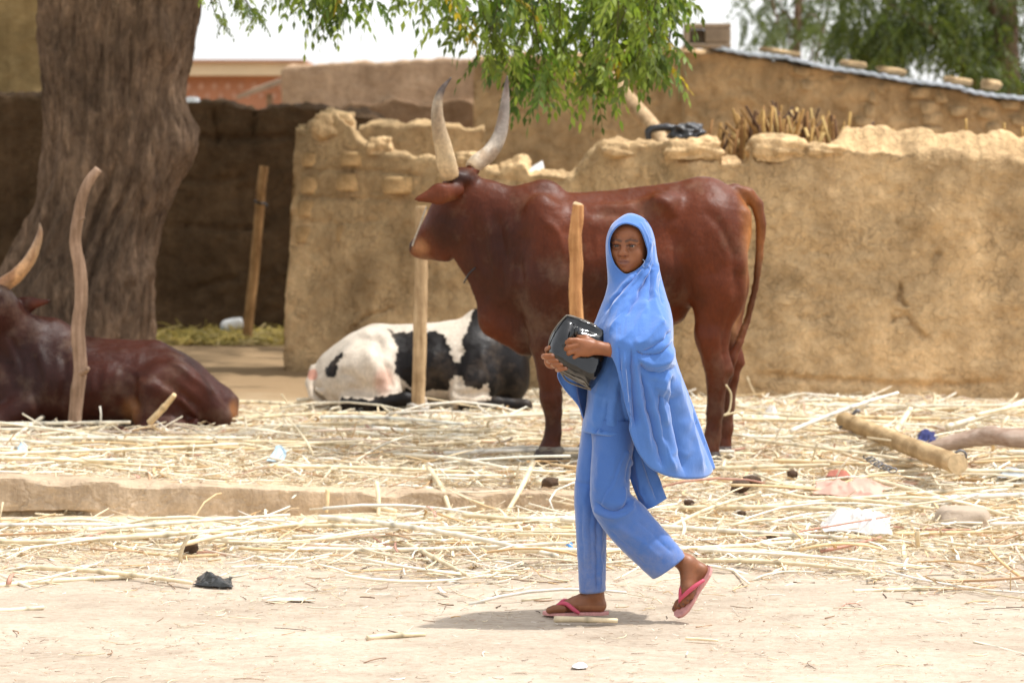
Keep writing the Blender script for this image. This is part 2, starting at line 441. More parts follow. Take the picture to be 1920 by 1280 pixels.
# kerb: broken edge of the raised floor the animals lie on
kx = np.arange(-4.4, 0.74, 0.010); prof = []
for i, x in enumerate(kx):
    h = float(kerb_h(x)); y0 = float(kerb_y(x)); e = min(1, h / 0.05)
    br = max(0, float(fbm(np.array([[x * 3.1, 2, 0]]), 4, 11)[0])); br2 = float(fbm(np.array([[x * 9, 5, 0]]), 3, 12)[0])
    chip = 0.035 * max(0, float(vnoise(np.array([[x * 5.3, 7, 0]]), 13)[0])) + 0.05 * max(0, br - 0.25)
    un = 0.055 * float(sstep(-1.85, -2.05, x))
    y = lambda d: y0 + d + 0.012 * br2 + 0.02 * br
    prof.append([(x, y(un), -0.03), (x, y(un), 0.02), (x, y(0.0), 0.035 * e), (x, y(0.0), h * 0.45), (x, y(0.002), h * 0.93 - chip * 0.5),
                 (x, y(0.004 + chip * 0.6), h - chip * 0.5), (x, y(0.03 + chip * 1.5), h + 0.004), (x, y(0.16 + chip), h + 0.006), (x, y(0.28), h - 0.03), (x, y(0.3), -0.03)])
kv = np.array(prof).reshape(-1, 3); kv[:, 1] += 0.009 * fbm(kv * 14, 4, 14); kv[:, 2] += np.where(kv[:, 2] > 0.01, 0.004 * fbm(kv * 25, 3, 15), 0)
k = build('kerb', kv, [grid_faces(len(kx), 10, True)[:, ::-1]], M['kerb'])
k.data.polygons.foreach_set('use_smooth', [False] * len(k.data.polygons)); tag(k, 'low broken kerb of worn tan mud cement edging the raised floor', None, None, 'structure')

# ================================================================== mud walls
def mud_wall(name, label, cat, top, Dl, Dr, x0=None, x1=None, zb=0.05, thick=0.35, step=4.0, amp=0.03, seed=1, mat_=None, back=None, skew=0.0, cracks=(), parent=None, jag=1.0, xl=None, rows=None):
    top = np.array(top, float); x0 = top[0, 0] if x0 is None else x0; x1 = top[-1, 0] if x1 is None else x1
    xs = np.arange(x0, x1 + 0.1, step); nx = len(xs)
    Dx = np.interp(xs, xl or [x0, x1], [Dl, Dr]) if not callable(Dl) else Dl(xs)
    ty = np.interp(xs, top[:, 0], top[:, 1])
    zt = CAM_H - (ty - HY) / F_PX * Dx
    zt = zt + jag * (0.014 * vnoise(np.column_stack([xs / 26, xs * 0, xs * 0]), seed) + 0.004 * vnoise(np.column_stack([xs / 9, xs * 0, xs * 0]), seed + 1))
    bk = np.zeros(nx) if back is None else np.interp(xs, *back) * Dx / F_PX
    zz = rows or int(max(8, (np.median(zt) - zb) * F_PX / np.median(Dx) / step))
    t = np.linspace(0, 1, zz); V = []
    X = (xs - CX) / F_PX * Dx
    for j in range(zz):                                     # front face
        z = zb + (zt - 0.03 - zb) * t[j]
        V.append(np.column_stack([X + skew * (1 - t[j]), CAM_Y + Dx - 0.10 * (1 - t[j]) ** 2, z]))
    for a, dz in ((0.06, -0.008), (0.2, 0.0), (0.4, 0.0), (0.6, 0.0), (0.8, 0.0), (0.95, -0.01)):   # top
        V.append(np.column_stack([X, CAM_Y + Dx + thick * a, zt + dz + bk * sstep(0.3, 0.7, a)]))
    for tt in (0.97, 0.5, 0.0):                             # back
        V.append(np.column_stack([X, CAM_Y + Dx + thick, zb + (zt + bk - 0.03 - zb) * tt]))
    R = len(V); v = np.concatenate(V); q = grid_faces(R, nx)
    n = vnormals(v, q)
    if np.mean(n[: nx * zz, 1]) > 0: q = q[:, ::-1]; n = -n
    d = amp * fbm(v * 3.0, 4, seed + 2) + amp * 0.5 * fbm(v * 12, 3, seed + 3)
    px = CX + v[:, 0] * F_PX / (v[:, 1] - CAM_Y); py = HY - (v[:, 2] - CAM_H) * F_PX / (v[:, 1] - CAM_Y)
    ij = np.column_stack([px, py])
    for poly, w, dep in cracks:
        wob = np.column_stack([4 * vnoise(v * 30, 5), 4 * vnoise(v * 30, 6)])
        dd, par = seg_dist(ij + wob, poly); d -= dep * np.exp(-(dd / w) ** 2) * sstep(0, 0.15, par) * sstep(1, 0.85, par)
    tops = np.zeros(len(v), bool); tops[zz * nx:(zz + 6) * nx] = True
    d = np.where(tops, d * 1.6 + 0.03 * jag * fbm(v * 7, 4, seed + 9), d)
    v = v + n * d[:, None]
    caps = []
    for i in (0, nx - 1):
        ring = np.arange(R) * nx + i; c = len(v); v = np.vstack([v, v[ring].mean(0)]); a = ring; b = np.roll(ring, -1)
        f = np.stack([np.full(R, c), a, b], 1); caps.append(f if i == 0 else f[:, ::-1])
    o = build(name, v, [q] + caps, mat_ or M['mud'], parent)
    if parent is None: tag(o, label, cat)
    return o

front_top = [(555, 243), (575, 240), (585, 222), (600, 214), (625, 213), (645, 218), (660, 235), (668, 255), (690, 268), (715, 284), (760, 291), (800, 294), (840, 300), (870, 300), (880, 285), (900, 288),
             (915, 318), (940, 322), (975, 300), (985, 303), (992, 322), (1050, 322), (1085, 320), (1092, 300), (1105, 285), (1125, 270), (1160, 264), (1190, 268), (1215, 262), (1255, 258), (1300, 262), (1350, 262), (1354, 300),
             (1404, 300), (1409, 262), (1430, 253), (1470, 250), (1500, 256), (1515, 270), (1560, 270), (1600, 275), (1640, 278), (1700, 282), (1760, 286), (1850, 292), (1925, 296), (2060, 300), (2260, 292), (2460, 304)]
front_D = lambda x: np.interp(x, [540, 1300, 2500], [20.5, 18.0, 17.7])
cracks = [([(640, 640), (660, 612), (680, 600), (695, 578)], 4, 0.05), ([(690, 590), (740, 575)], 3, 0.03), ([(1690, 530), (1685, 560), (1700, 575)], 4, 0.05), ([(1660, 605), (1700, 590), (1720, 620), (1745, 640)], 5, 0.035),
          ([(1240, 292), (1290, 300), (1350, 301)], 3, 0.05), ([(1410, 302), (1450, 300), (1505, 290)], 3, 0.06), ([(560, 320), (680, 318), (800, 330)], 4, 0.025), ([(560, 368), (650, 372), (780, 376)], 4, 0.025),
          ([(560, 415), (640, 420), (720, 412)], 4, 0.02), ([(1400, 700), (1560, 712), (1700, 722), (1920, 715)], 6, 0.035), ([(900, 330), (1000, 345), (1090, 330)], 4, 0.02), ([(1610, 470), (1612, 430)], 3, 0.02), ([(1750, 470), (1765, 480)], 6, 0.03),
          ([(1485, 590), (1530, 600), (1555, 590)], 4, 0.02), ([(1500, 480), (1520, 470), (1560, 478)], 4, 0.015)]
wall_front = mud_wall('mud_wall', 'long ochre mud wall with broken top and cracked plaster behind the standing cow', 'wall', front_top, front_D, None, seed=21, amp=0.038, skew=-0.09, cracks=cracks,
                      back=([540, 1560, 1600, 1680, 2060], [4, 4, 38, 44, 46]), step=3.6)

def blob_mesh(name, sx, sy, sz, seed, n=6, sq=0.6, amp=0.12):
    """rounded, uneven block"""
    a = np.linspace(-1, 1, n); V = []; idx = {}
    F = []
    def vid(p):
        k = tuple(np.round(p, 5))
        if k not in idx: idx[k] = len(V); V.append(p)
        return idx[k]
    for ax in range(3):
        for sg in (-1, 1):
            for i in range(n - 1):
                for j in range(n - 1):
                    q = []
                    for u, w in ((i, j), (i + 1, j), (i + 1, j + 1), (i, j + 1)):
                        p = np.zeros(3); p[ax] = sg; p[(ax + 1) % 3] = a[u]; p[(ax + 2) % 3] = a[w]; q.append(vid(p))
                    F.append(q if sg > 0 else q[::-1])
    v = np.array(V); r = v / np.linalg.norm(v, axis=1)[:, None]; v = v * sq + r * (1 - sq) * 1.15
    v *= 1 + amp * fbm(v * 1.6 + seed * 7.7, 3, seed)[:, None]
    return mesh_np(name, v * np.array([sx, sy, sz]), np.array(F), True)

brick_m = [blob_mesh('mud_brick', 0.155, 0.035, 0.055, 40 + i, 6, 0.78, 0.10) for i in range(5)]
for bm_ in brick_m: bm_.materials.append(M['mud_brick'])
def place_bricks(parent, rows, Df, meshes, prefix='mud_brick', push=0.012, seed=3):
    r = random.Random(seed); base = np.array(parent.location)
    for (xa, xb, y, w, h) in rows:
        x = xa
        while x < xb - 6:
            ww = w * r.uniform(0.6, 1.2)
            if r.random() < 0.86:
                D = float(Df(x + ww / 2)); p = P(x + ww / 2, y + r.uniform(-3, 3), D); s = D / F_PX
                o = new_obj(prefix, r.choice(meshes), parent, tuple(p + np.array([0, -push, 0]) - base))
                o.scale = (ww * 0.47 * s / 0.155, r.uniform(0.7, 1.3), h * 0.47 * s / 0.055); o.rotation_euler = (0, r.uniform(-0.06, 0.06), r.uniform(-.03, .03))
            x += ww + r.uniform(2, 6)
place_bricks(wall_front, [(564, 700, 300, 90, 28), (562, 830, 345, 84, 34), (556, 720, 393, 80, 34), (552, 640, 440, 76, 34)], front_D, brick_m, push=-0.022)
blk = [blob_mesh('mud_block', 0.16, 0.14, 0.06, 60 + i, 12, 0.62, 0.34) for i in range(3)]
for b_ in blk: b_.materials.append(M['mud'])
for i, (px, py, w, h) in enumerate([(1458, 277, 100, 46), (1180, 277, 95, 30), (1300, 278, 100, 34), (1545, 280, 70, 26), (625, 232, 74, 50), (712, 270, 46, 34), (880, 296, 50, 30)]):
    D = float(front_D(px)); s = D / F_PX
    o = new_obj('mud_block', blk[i % 3], wall_front, tuple(P(px, py + 5, D + 0.12) - np.array(wall_front.location)))
    o.scale = (w * 0.5 * s / 0.16, 1.0, h * 0.5 * s / 0.06)

mud_wall('mud_wall', 'dark mud wall, coloured darker for the deep shade behind the big tree trunk', 'wall', [(-1000, 184), (-700, 170), (-400, 182), (-260, 178), (-100, 172), (40, 176), (90, 185), (290, 186), (360, 192), (420, 190), (470, 196), (540, 194), (600, 200), (650, 206), (700, 215), (730, 250), (760, 262)],
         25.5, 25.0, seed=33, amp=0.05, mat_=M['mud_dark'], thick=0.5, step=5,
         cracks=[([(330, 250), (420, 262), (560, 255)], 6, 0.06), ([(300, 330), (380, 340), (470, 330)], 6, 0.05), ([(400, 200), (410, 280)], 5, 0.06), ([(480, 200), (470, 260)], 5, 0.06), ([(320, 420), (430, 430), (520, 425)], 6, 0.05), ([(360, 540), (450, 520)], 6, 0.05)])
low = mud_wall('mud_wall', 'low mud wall with pale sunlit rounded cap behind the cow horns', 'wall', [(672, 232), (700, 229), (760, 233), (820, 229), (860, 235), (908, 238)], 22.6, 22.3, seed=35, amp=0.025, thick=0.4, step=4, zb=0.1)
house = root('mud_house', P(715, 300, 29), 'flat roofed house of smooth pinkish mud plaster rising behind the walls', 'house')
mud_wall('wall', '', '', [(528, 128), (536, 119), (560, 117), (640, 114), (700, 112), (820, 106), (897, 104)], 29, 29, seed=37, amp=0.02, mat_=M['mud_pink'], thick=4.0, step=6, zb=0.1, parent=house, jag=0.8)
damp = mud_wall('damp_band', '', '', [(640, 205), (655, 192), (690, 196), (735, 182), (760, 192), (800, 200), (840, 190), (862, 186), (890, 198), (897, 204)], 28.93, 28.93, seed=38, amp=0.02, mat_=mat_mud('damp_brown_mud', (0.27, 0.175, 0.105), crack=4, crack_d=0.1, dark=0.85, light=1.1), thick=0.05, step=6, zb=0.3, parent=house)
damp['label'] = 'brown damp band along the foot of the house wall'
mud_wall('mud_wall', 'tall plain ochre mud wall behind the hanging leaves', 'wall', [(888, 110), (960, 106), (1100, 100), (1200, 94), (1294, 90)], 27.5, 26.3, seed=39, amp=0.03, mat_=M['mud_far'], thick=0.4, step=6, zb=0.1)

# right-hand house under a metal sheet roof weighted with bricks
rtop = [(1284, 88), (1335, 93), (1475, 112), (1650, 144), (1800, 168), (1925, 188), (2060, 208)]
rD = lambda x: np.interp(x, [1284, 2060], [26.0, 24.5])
rh = root('mud_house', P(1600, 400, 26), 'rough ochre mud house with sloping metal roof edge on the right', 'house')
mud_wall('wall', '', '', rtop, rD, None, seed=43, amp=0.05, mat_=M['mud_far'], thick=2.5, step=5, zb=0.1, parent=rh)
st = [blob_mesh('mud_brick', 0.155, 0.05, 0.055, 80 + i, 7, 0.55, 0.22) for i in range(5)]
for b_ in st: b_.materials.append(M['mud_stone'])
r_ = random.Random(5)
def roof_y(x): return float(np.interp(x, [p[0] for p in rtop], [p[1] for p in rtop]))
for row, (dy, x0_, w, h, pr) in enumerate([(16, 1488, 66, 22, 0.95), (40, 1500, 60, 26, 0.9), (64, 1560, 56, 26, 0.7), (88, 1600, 60, 24, 0.5)]):
    x = x0_
    while x < 1960:
        ww = w * r_.uniform(0.6, 1.25)
        if r_.random() < pr:
            D = float(rD(x)); s = D / F_PX; p = P(x + ww / 2, roof_y(x + ww / 2) + dy + r_.uniform(-4, 4), D - 0.01)
            o = new_obj('mud_brick', r_.choice(st), rh, tuple(p - np.array(rh.location))); o.scale = (ww * .48 * s / .155, r_.uniform(.7, 1.4), h * r_.uniform(.35, .52) * s / .055); o.rotation_euler = (0, 0.12 + r_.uniform(-.15, .15), 0)
        x += ww + r_.uniform(2, 7)
M['zinc'] = mat('weathered_zinc', (0.55, 0.58, 0.62), 0.45, 0.2, 6, None, 0.2, 30, metal=0.5, spec=0.5)
for i, (a, b) in enumerate([(1332, 1478), (1474, 1655), (1650, 1806), (1800, 1930), (1925, 2060)]):
    xs = np.linspace(a, b, 40); D = rD(xs); c = np.array([P(x, roof_y(x) - 5 + (2 if i % 2 else 0), d) for x, d in zip(xs, D)])
    wv = 0.004 * np.sin(xs / 3.2) + 0.008 * np.sin(xs / 23)
    rows_ = [c + np.column_stack([xs * 0, xs * 0 - 0.12, -0.035 + wv]), c + np.column_stack([xs * 0, xs * 0 - 0.12, 0.0 + wv]), c + np.column_stack([xs * 0, xs * 0 + 1.2, 0.015 + wv]), c + np.column_stack([xs * 0, xs * 0 + 1.2, 0.008 + wv])]
    build('roof_sheet', np.concatenate(rows_), [grid_faces(4, 40)[:, ::-1]], M['zinc'], rh)
for i, (px, w, h, dx) in enumerate([(1462, 74, 9, 0), (1600, 46, 12, 0), (1672, 54, 12, 0), (1797, 52, 14, 0), (1858, 34, 20, 0)]):
    D = float(rD(px)) + 0.1; s = D / F_PX
    o = new_obj('roof_weight_brick', st[i % 5], None, tuple(P(px, roof_y(px) - 9 - h * 0.42, D))); o.scale = (w * .5 * s / .155, 2.0, h * .5 * s / .055); o.rotation_euler = (0, 0.15, 0)
    ordn = ['first', 'second', 'third', 'fourth', 'fifth', 'sixth', 'seventh', 'eighth'][sorted([1462, 1600, 1672, 1797, 1858]).index(px)]
    tag(o, f'{ordn} mud brick from the hollow block weighing down the sloping metal roof', 'brick', 'bricks on the roof sheets')
# hollow cement block on the wall top
hb = root('cement_block', P(1326, 90, 25.8), 'grey hollow cement block lying on the top of the mud house corner', 'block')
M['cement'] = mat('grey_cement', (0.33, 0.255, 0.18), 0.95, 0.2, 12, None, 0.5, 40)
D_ = 25.75; s_ = D_ / F_PX; p0 = P(1283, 90, D_); p1 = P(1371, 44, D_)
mb = MB()
def bx(x0, x1, z0, z1, y0=0.0, y1=0.22): mb.add(*box_vf((p0[0] + x0, p0[1] + y0, p0[2] + z0), (p0[0] + x1, p0[1] + y1, p0[2] + z1)))
Wd, Hd = p1[0] - p0[0], p1[2] - p0[2]
bx(0, Wd, 0, 0.045); bx(0, Wd, Hd - 0.045, Hd); bx(0.0, 0.05, 0.047, Hd - 0.047); bx(0.19, Wd - 0.002, 0.047, Hd - 0.047); bx(0.05, 0.19, 0.047, Hd - 0.047, 0.19, 0.219)
o = mb.build('block_body', M['cement'], hb, False); bv = o.modifiers.new('bevel', 'BEVEL'); bv.width = 0.012; bv.segments = 2
for i in range(6):
    x = 0.205 + i * 0.033; v, f = box_vf((p0[0] + x, p0[1] - 0.012, p0[2] + 0.05), (p0[0] + x + 0.017, p0[1] + 0.01, p0[2] + Hd - 0.05)); build('rib', v, f, M['cement'], hb, False)

# distant orange building and tan building on the left
ob = root('orange_building', P(430, 300, 46), 'orange painted building with cream parapet and pale diamond pattern seen far behind', 'building')
D_ = 46.0
def slab(name, m_, x0, x1, y0, y1, D, th, parent, proud=0.0):
    a = P(x0, y1, D); b = P(x1, y0, D); v, f = box_vf((a[0], a[1] - proud, a[2]), (b[0], b[1] + th, b[2])); return build(name, v, f, m_, parent, False)
M['orange'] = mat('orange_paint', (0.40, 0.19, 0.11), 0.9, 0.15, 2, None, 0.1); M['cream'] = mat('cream_paint', (0.62, 0.50, 0.33), 0.9, 0.1, 1.5, None, 0.1); M['whitewash'] = mat('whitewash', (0.46, 0.27, 0.19), 0.9, 0.1, 3, None, 0.1)
slab('wall', M['orange'], 250, 560, 142, 420, D_, 3, ob); slab('parapet', M['cream'], 240, 572, 118, 143, D_, 3.2, ob, 0.35); slab('coping', M['whitewash'], 236, 576, 114, 119, D_, 3.3, ob, 0.45)
for i in range(8):
    cx_ = 352 + i * 25
    for yy, rr in ((162, 6.5), (180, 5.0)):
        s = D_ / F_PX; c = P(cx_ + (12 if yy > 170 else 0), yy, D_ - 0.03); v = np.array([[0, 0, 1.35], [1, 0, 0], [0, 0, -1.35], [-1, 0, 0], [0, -.5, 0]]) * rr * s * np.array([1, 0.2, 1]) + c
        build('diamond', v, np.array([[0, 3, 4], [3, 2, 4], [2, 1, 4], [1, 0, 4]]), M['whitewash'], ob, False)
th = root('lean_to_roof', P(490, 200, 40), 'grey sloping lean-to roof edge beside the pinkish mud house', 'roof')
M['thatch_grey'] = mat('grey_thatch', (0.27, 0.20, 0.135), 0.95, 0.3, 9, None, 0.6, 20)
a = [P(442, 188, 38), P(528, 158, 38), P(528, 148, 38), P(446, 178, 38)]; v = np.array(a + [q + np.array([0, 3, 0.2]) for q in a])
build('roof_slope', v, np.array([[0, 1, 2, 3], [4, 7, 6, 5], [0, 4, 5, 1], [1, 5, 6, 2], [2, 6, 7, 3], [3, 7, 4, 0]]), M['thatch_grey'], th, False)
a = P(505, 190, 38.4); v, f = box_vf((a[0] - .04, a[1], 0.1), (a[0] + .04, a[1] + .08, a[2] + 0.1)); build('post', v, f, M['thatch_grey'], th, False)
mud_wall('mud_house', 'tall streaked tan mud building seen left of the big trunk', 'house', [(-300, -60), (-100, -70), (0, -80), (110, -80)], 28, 28, seed=47, amp=0.03, mat_=mat_mud('streaked_tan_mud', (0.33, 0.235, 0.11), crack=3, crack_d=0.15, dark=0.6), thick=3, step=7, zb=0.1)

# ================================================================== trees
def mat_bark(name, c1, c2, stretch=(8, 8, 2.0)):
    m, nt, bs = mat_new(name)
    n1 = noise(nt, 2.2, 8, 0.7, stretch, 0.6); n2 = noise(nt, 1.3, 4, 0.6); n3 = noise(nt, 25, 4, 0.6)
    c = ramp(nt, n1, [(0.3, c1), (0.55, tuple((a + b) / 2 for a, b in zip(c1, c2))), (0.75, c2)])
    c = mulc(nt, c, ramp(nt, n2, [(0.38, (0.62, 0.58, 0.55)), (0.66, (1.35, 1.25, 1.15))])); c = mulc(nt, c, ramp(nt, n3, [(0.3, (.8,) * 3), (.7, (1.15,) * 3)]))
    nt.links.new(c, bs.inputs['Base Color']); bs.inputs['Roughness'].default_value = 0.95; bs.inputs['Specular IOR Level'].default_value = 0.15
    bump(nt, bs, (n1, 1.0, 0.06), (n3, 0.5, 0.01)); return m
M['bark'] = mat_bark('furrowed_bark', (0.075, 0.05, 0.036), (0.38, 0.275, 0.195))

def mat_leaf(name):
    m, nt, bs = mat_new(name); a = N(nt, 'ShaderNodeVertexColor'); a.layer_name = 'Col'
    nt.links.new(a.outputs[0], bs.inputs['Base Color']); bs.inputs['Roughness'].default_value = 0.5; bs.inputs['Specular IOR Level'].default_value = 0.4
    tr = N(nt, 'ShaderNodeBsdfTranslucent'); mx = N(nt, 'ShaderNodeMixShader'); mx.inputs[0].default_value = 0.46
    nt.links.new(mulc(nt, a.outputs[0], (1.25, 1.35, 0.55)), tr.inputs[0]); out = nt.nodes['Material Output']
    nt.links.new(bs.outputs[0], mx.inputs[1]); nt.links.new(tr.outputs[0], mx.inputs[2]); nt.links.new(mx.outputs[0], out.inputs[0]); return m
M['leaf'] = mat_leaf('leaf')

def nrm(a): return a / (np.linalg.norm(a, axis=-1, keepdims=True) + 1e-9)
def compound_leaves(mb, base, d, L, pairs=6, ll=0.06, lw=0.018, droop=0.55, cols=None, r=rng):
    n = len(base); d = nrm(d); side = nrm(np.cross(d, nrm(r.normal(size=(n, 3)) + np.array([0, 0, .4])))); nn = np.cross(d, side)
    down = np.array([0, 0, -1.0])
    if cols is None:
        t = r.random((n, 1)); cols = (1 - t) * np.array([0.07, 0.135, 0.025]) + t * np.array([0.29, 0.36, 0.06])
        yel = r.random(n) < 0.04; cols[yel] = np.array([0.50, 0.36, 0.03]); dk = r.random(n) < 0.3; cols[dk] *= 0.5
    for j in range(pairs + 1):
        t = (j + 0.6) / (pairs + 0.6); p = base + d * (t * L)[:, None] + down * (droop * t * t * L)[:, None]
        tang = nrm(d + down * (2 * droop * t))
        for sg in ((-1, 1) if j < pairs else (0,)):
            k = r.uniform(.75, 1.15, (n, 1)); dirn = nrm(side * sg * r.uniform(.5, .9, (n, 1)) + tang * 0.7 + down * 0.45 + r.normal(size=(n, 3)) * .16)
            wv = nrm(np.cross(dirn, nn + r.normal(size=(n, 3)) * .5)); l = ll * k * (1.0 - 0.25 * abs(t - .5)); w = lw * k
            v = np.stack([p, p + dirn * l * .45 + wv * w * .5, p + dirn * l + down * l * .12, p + dirn * l * .45 - wv * w * .5], 1).reshape(-1, 3)
            f = (np.arange(n)[:, None] * 4 + np.arange(4)); mb.add(v, [f], np.repeat(np.clip(cols * r.uniform(.8, 1.2, (n, 1)), 0, 1), 4, 0))
    rw = 0.0022; e = d * L[:, None] + down * (droop * L)[:, None]; mid = d * (L * .5)[:, None] + down * (droop * .25 * L)[:, None]
    for a, b in ((0 * e, mid), (mid, e)):
        v = np.stack([base + a - side * rw, base + a + side * rw, base + b + side * rw * .7, base + b - side * rw * .7], 1).reshape(-1, 3)
        mb.add(v, [np.arange(n)[:, None] * 4 + np.arange(4)], (0.12, 0.13, 0.04))

# --- the big tree: trunk with burls and a root flare, limbs, and a drooping crown
TD = 19.0
tree = root('shade_tree', P(190, 741, TD), 'huge old tree with furrowed grey brown trunk at the left, leafy sprays hanging overhead', 'tree')
rings = [(-1100, 200, 330), (-700, 150, 330), (-350, 105, 360), (-100, 88, 380), (0, 82, 374), (90, 78, 358), (180, 80, 345), (240, 84, 345), (300, 82, 340), (345, 78, 328), (400, 62, 306), (460, 30, 294), (520, -8, 291), (580, -40, 291), (640, -60, 292), (741, -85, 300), (800, -100, 310)]
rg = cr(np.array(rings, float), 430); ns = 260; a = np.linspace(0, 2 * np.pi, ns, endpoint=False); V = []; sT = F_PX / TD
for y, l, r in rg:
    c, h = (l + r) / 2, (r - l) / 2
    V.append(np.column_stack([c + h * np.cos(a), 0.82 * h * np.sin(a) * np.where(np.sin(a) < 0, 1, 1), np.full(ns, -y)]))
V = np.concatenate(V); q = grid_faces(len(rg), ns, True); n = vnormals(V, q)
if n[:, 1][V[:, 1] < -60].mean() > 0: n = -n
ang = np.tile(a, len(rg)); pp = np.column_stack([np.cos(ang) * 3.4, np.sin(ang) * 3.4, V[:, 2] / 170])
ridge = 1 - np.abs(fbm(np.column_stack([np.cos(ang) * 6 + 0.4 * vnoise(pp * 2, 3), np.sin(ang) * 6, V[:, 2] / 210]), 4, 51)) * 2.2
d = 9 * fbm(pp, 4, 50) + 9 * ridge + 6 * fbm(np.column_stack([np.cos(ang) * 16, np.sin(ang) * 16, V[:, 2] / 34]), 4, 52) - 4
for bx_, by_, bd_, br_, bh_ in [(350, 262, -30, 44, 30), (360, 285, -60, 26, 14), (318, 90, -90, 26, 16), (318, 20, -100, 22, -16), (318, 20, -100, 36, 10), (225, 205, -120, 30, 9), (275, 330, -95, 22, 8), (70, 330, -40, 20, 12), (70, 420, -60, 22, 14), (265, 520, -95, 24, 8), (285, 505, -60, 14, 10), (120, 400, -110, 30, 8), (240, 480, -110, 16, 7)]:
    dd = np.sqrt((V[:, 0] - bx_) ** 2 + (0.6 * (V[:, 1] - bd_)) ** 2 + (0.8 * (V[:, 2] + by_)) ** 2); d += bh_ * np.exp(-(dd / br_) ** 2)
for ph, am, wd in [(3.9, -16, .10), (4.45, 12, .25), (4.9, -14, .06), (5.4, 10, .2), (4.15, 10, .12), (5.15, -10, .05)]:    # deep flutes down the front
    da = np.abs(((ang + 0.12 * np.sin(V[:, 2] / 160 + ph)) - ph + np.pi) % (2 * np.pi) - np.pi); d += am * np.exp(-(da / wd) ** 2) * sstep(-100, -420, V[:, 2])
V = V + n * d[:, None]
trunk = build('trunk', Frame(TD).w(V), [q], M['bark'], tree)
cols_mb = MB(); limb = MB()
def W_(px, py, D): return P(px, py, D)
limbs = [[(-2.35, 9, 4.3), (-1.6, 8.2, 5.2), (-0.6, 7.2, 5.8), (0.4, 6.2, 5.6)], [(-2.4, 9, 4.6), (-2.0, 10.5, 5.8), (-1.0, 12.5, 6.3), (-0.2, 14, 6.0)], [(-2.5, 9, 4.6), (-3.6, 7.8, 5.8), (-4.8, 6.8, 6.2)], [(-2.4, 9.0, 5.0), (-3.4, 11, 6.2), (-4.4, 13.2, 6.6)],
         [(-1.6, 8.2, 5.2), (-1.3, 6.6, 4.9), (-0.9, 5.6, 4.2), (-0.6, 5.1, 3.4)], [(-0.6, 7.2, 5.8), (0.1, 6.0, 4.9), (0.5, 5.3, 3.9), (0.7, 5.0, 3.2)], [(-2.4, 9, 5.2), (-2.2, 8.6, 7), (-1.6, 8.0, 8.4)]]
for i, l in enumerate(limbs):
    v, f = tube(l, np.linspace(0.20 if i < 4 else 0.07, 0.03 if i < 4 else 0.012, len(l)), 9, 24, True, 0.15, i); limb.add(v, f)
limb.build('limb', M['bark'], tree)
# crown: dense mass overhead, plus hanging sprays that reach into view
cm = MB()
n = 9500; c = np.column_stack([rng.uniform(-5.6, 0.4, n), rng.uniform(5.0, 15.6, n), rng.uniform(3.9, 7.2, n)])
keep = (c[:, 0] < -0.75 + 0.12 * (c[:, 1] - 5)) & (c[:, 1] > 5.8) & (c[:, 2] > 3.75 + 0.05 * (c[:, 1] - 5)) & (fbm(c * 0.8, 3, 77) > -0.22); c = c[keep]
compound_leaves(cm, c, rng.normal(size=c.shape) * np.array([1, 1, .35]) + np.array([0, 0, -.2]), rng.uniform(.28, .42, len(c)), 6, 0.13, 0.05, 0.4)
def spray(bound, n_tw, D0, D1, y_top, seed, ll=0.064, lw=0.025, lens=(0.10, 0.22), dens=1.0, cols=None, thin=False):
    r = np.random.default_rng(seed); b = np.array(bound, float)
    for i in range(n_tw):
        x = r.uniform(b[:, 0].min(), b[:, 0].max()); yb = np.interp(x, b[:, 0], b[:, 1]) - abs(r.normal()) * 30 - 10
        D = r.uniform(D0, D1); s = F_PX / D; Lp = lens[1] * s * 0.75
        yb2 = yb - Lp; 
        y0 = min(y_top, yb2 - 40); top = P(x + r.uniform(-60, 60), y0, D + r.uniform(-.2, .2)); end = P(x, yb2, D)
        mid = (top + end) / 2 + np.array([r.uniform(-.12, .12), r.uniform(-.1, .1), .05]); pts = cr([top, mid, end], 14)
        v, f = tube(pts, np.linspace(.006, .002, 14), 5, None, False); cm.add(v, f, (0.09, 0.07, 0.035))
        m = int(max(3, dens * np.linalg.norm(top - end) / 0.035)); t = r.uniform(.12, 1, m); base = cr(pts, 100)[(t * 99).astype(int)]
        base = np.vstack([base, end, end]); m += 2
        dr = r.normal(size=(m, 3)) * np.array([.8, .8, .25]) + np.array([0, 0, -.55])
        compound_leaves(cm, base, dr, r.uniform(*lens, m), 5 if not thin else 6, ll, lw, 0.55, cols, r)
B = [(822, 40), (832, 118), (852, 125), (880, 128), (905, 170), (930, 205), (955, 180), (975, 215), (990, 238), (1020, 238), (1045, 205), (1075, 200), (1110, 228), (1140, 200), (1160, 185), (1200, 190), (1225, 170), (1245, 195), (1268, 205), (1280, 160)]
spray(B, 46, 14.4, 15.6, -70, 5, dens=0.6)
spray([(830, 60), (860, 100), (905, 110), (950, 95), (1010, 40), (1060, 30), (1100, 90), (1180, 110), (1290, 120)], 7, 14.4, 15.6, -60, 15, dens=0.6)
spray([(545, 8), (570, 58), (600, 68), (640, 72), (668, 92), (690, 66), (715, 84), (740, 52), (765, 36), (800, 22)], 20, 14.6, 15.6, -80, 8, dens=0.6)
spray([(440, 40), (470, 62), (500, 95), (515, 20), (540, 20)], 7, 15, 15.6, -60, 9, 0.04, 0.012, (0.06, 0.12), 0.5, None, True)
spray([(384, 60), (400, 78), (452, 118), (470, 60)], 5, 15, 15.6, -60, 10, 0.032, 0.010, (0.05, 0.10), 0.35, None, True)
cm.build('crown', M['leaf'], tree, False, True)

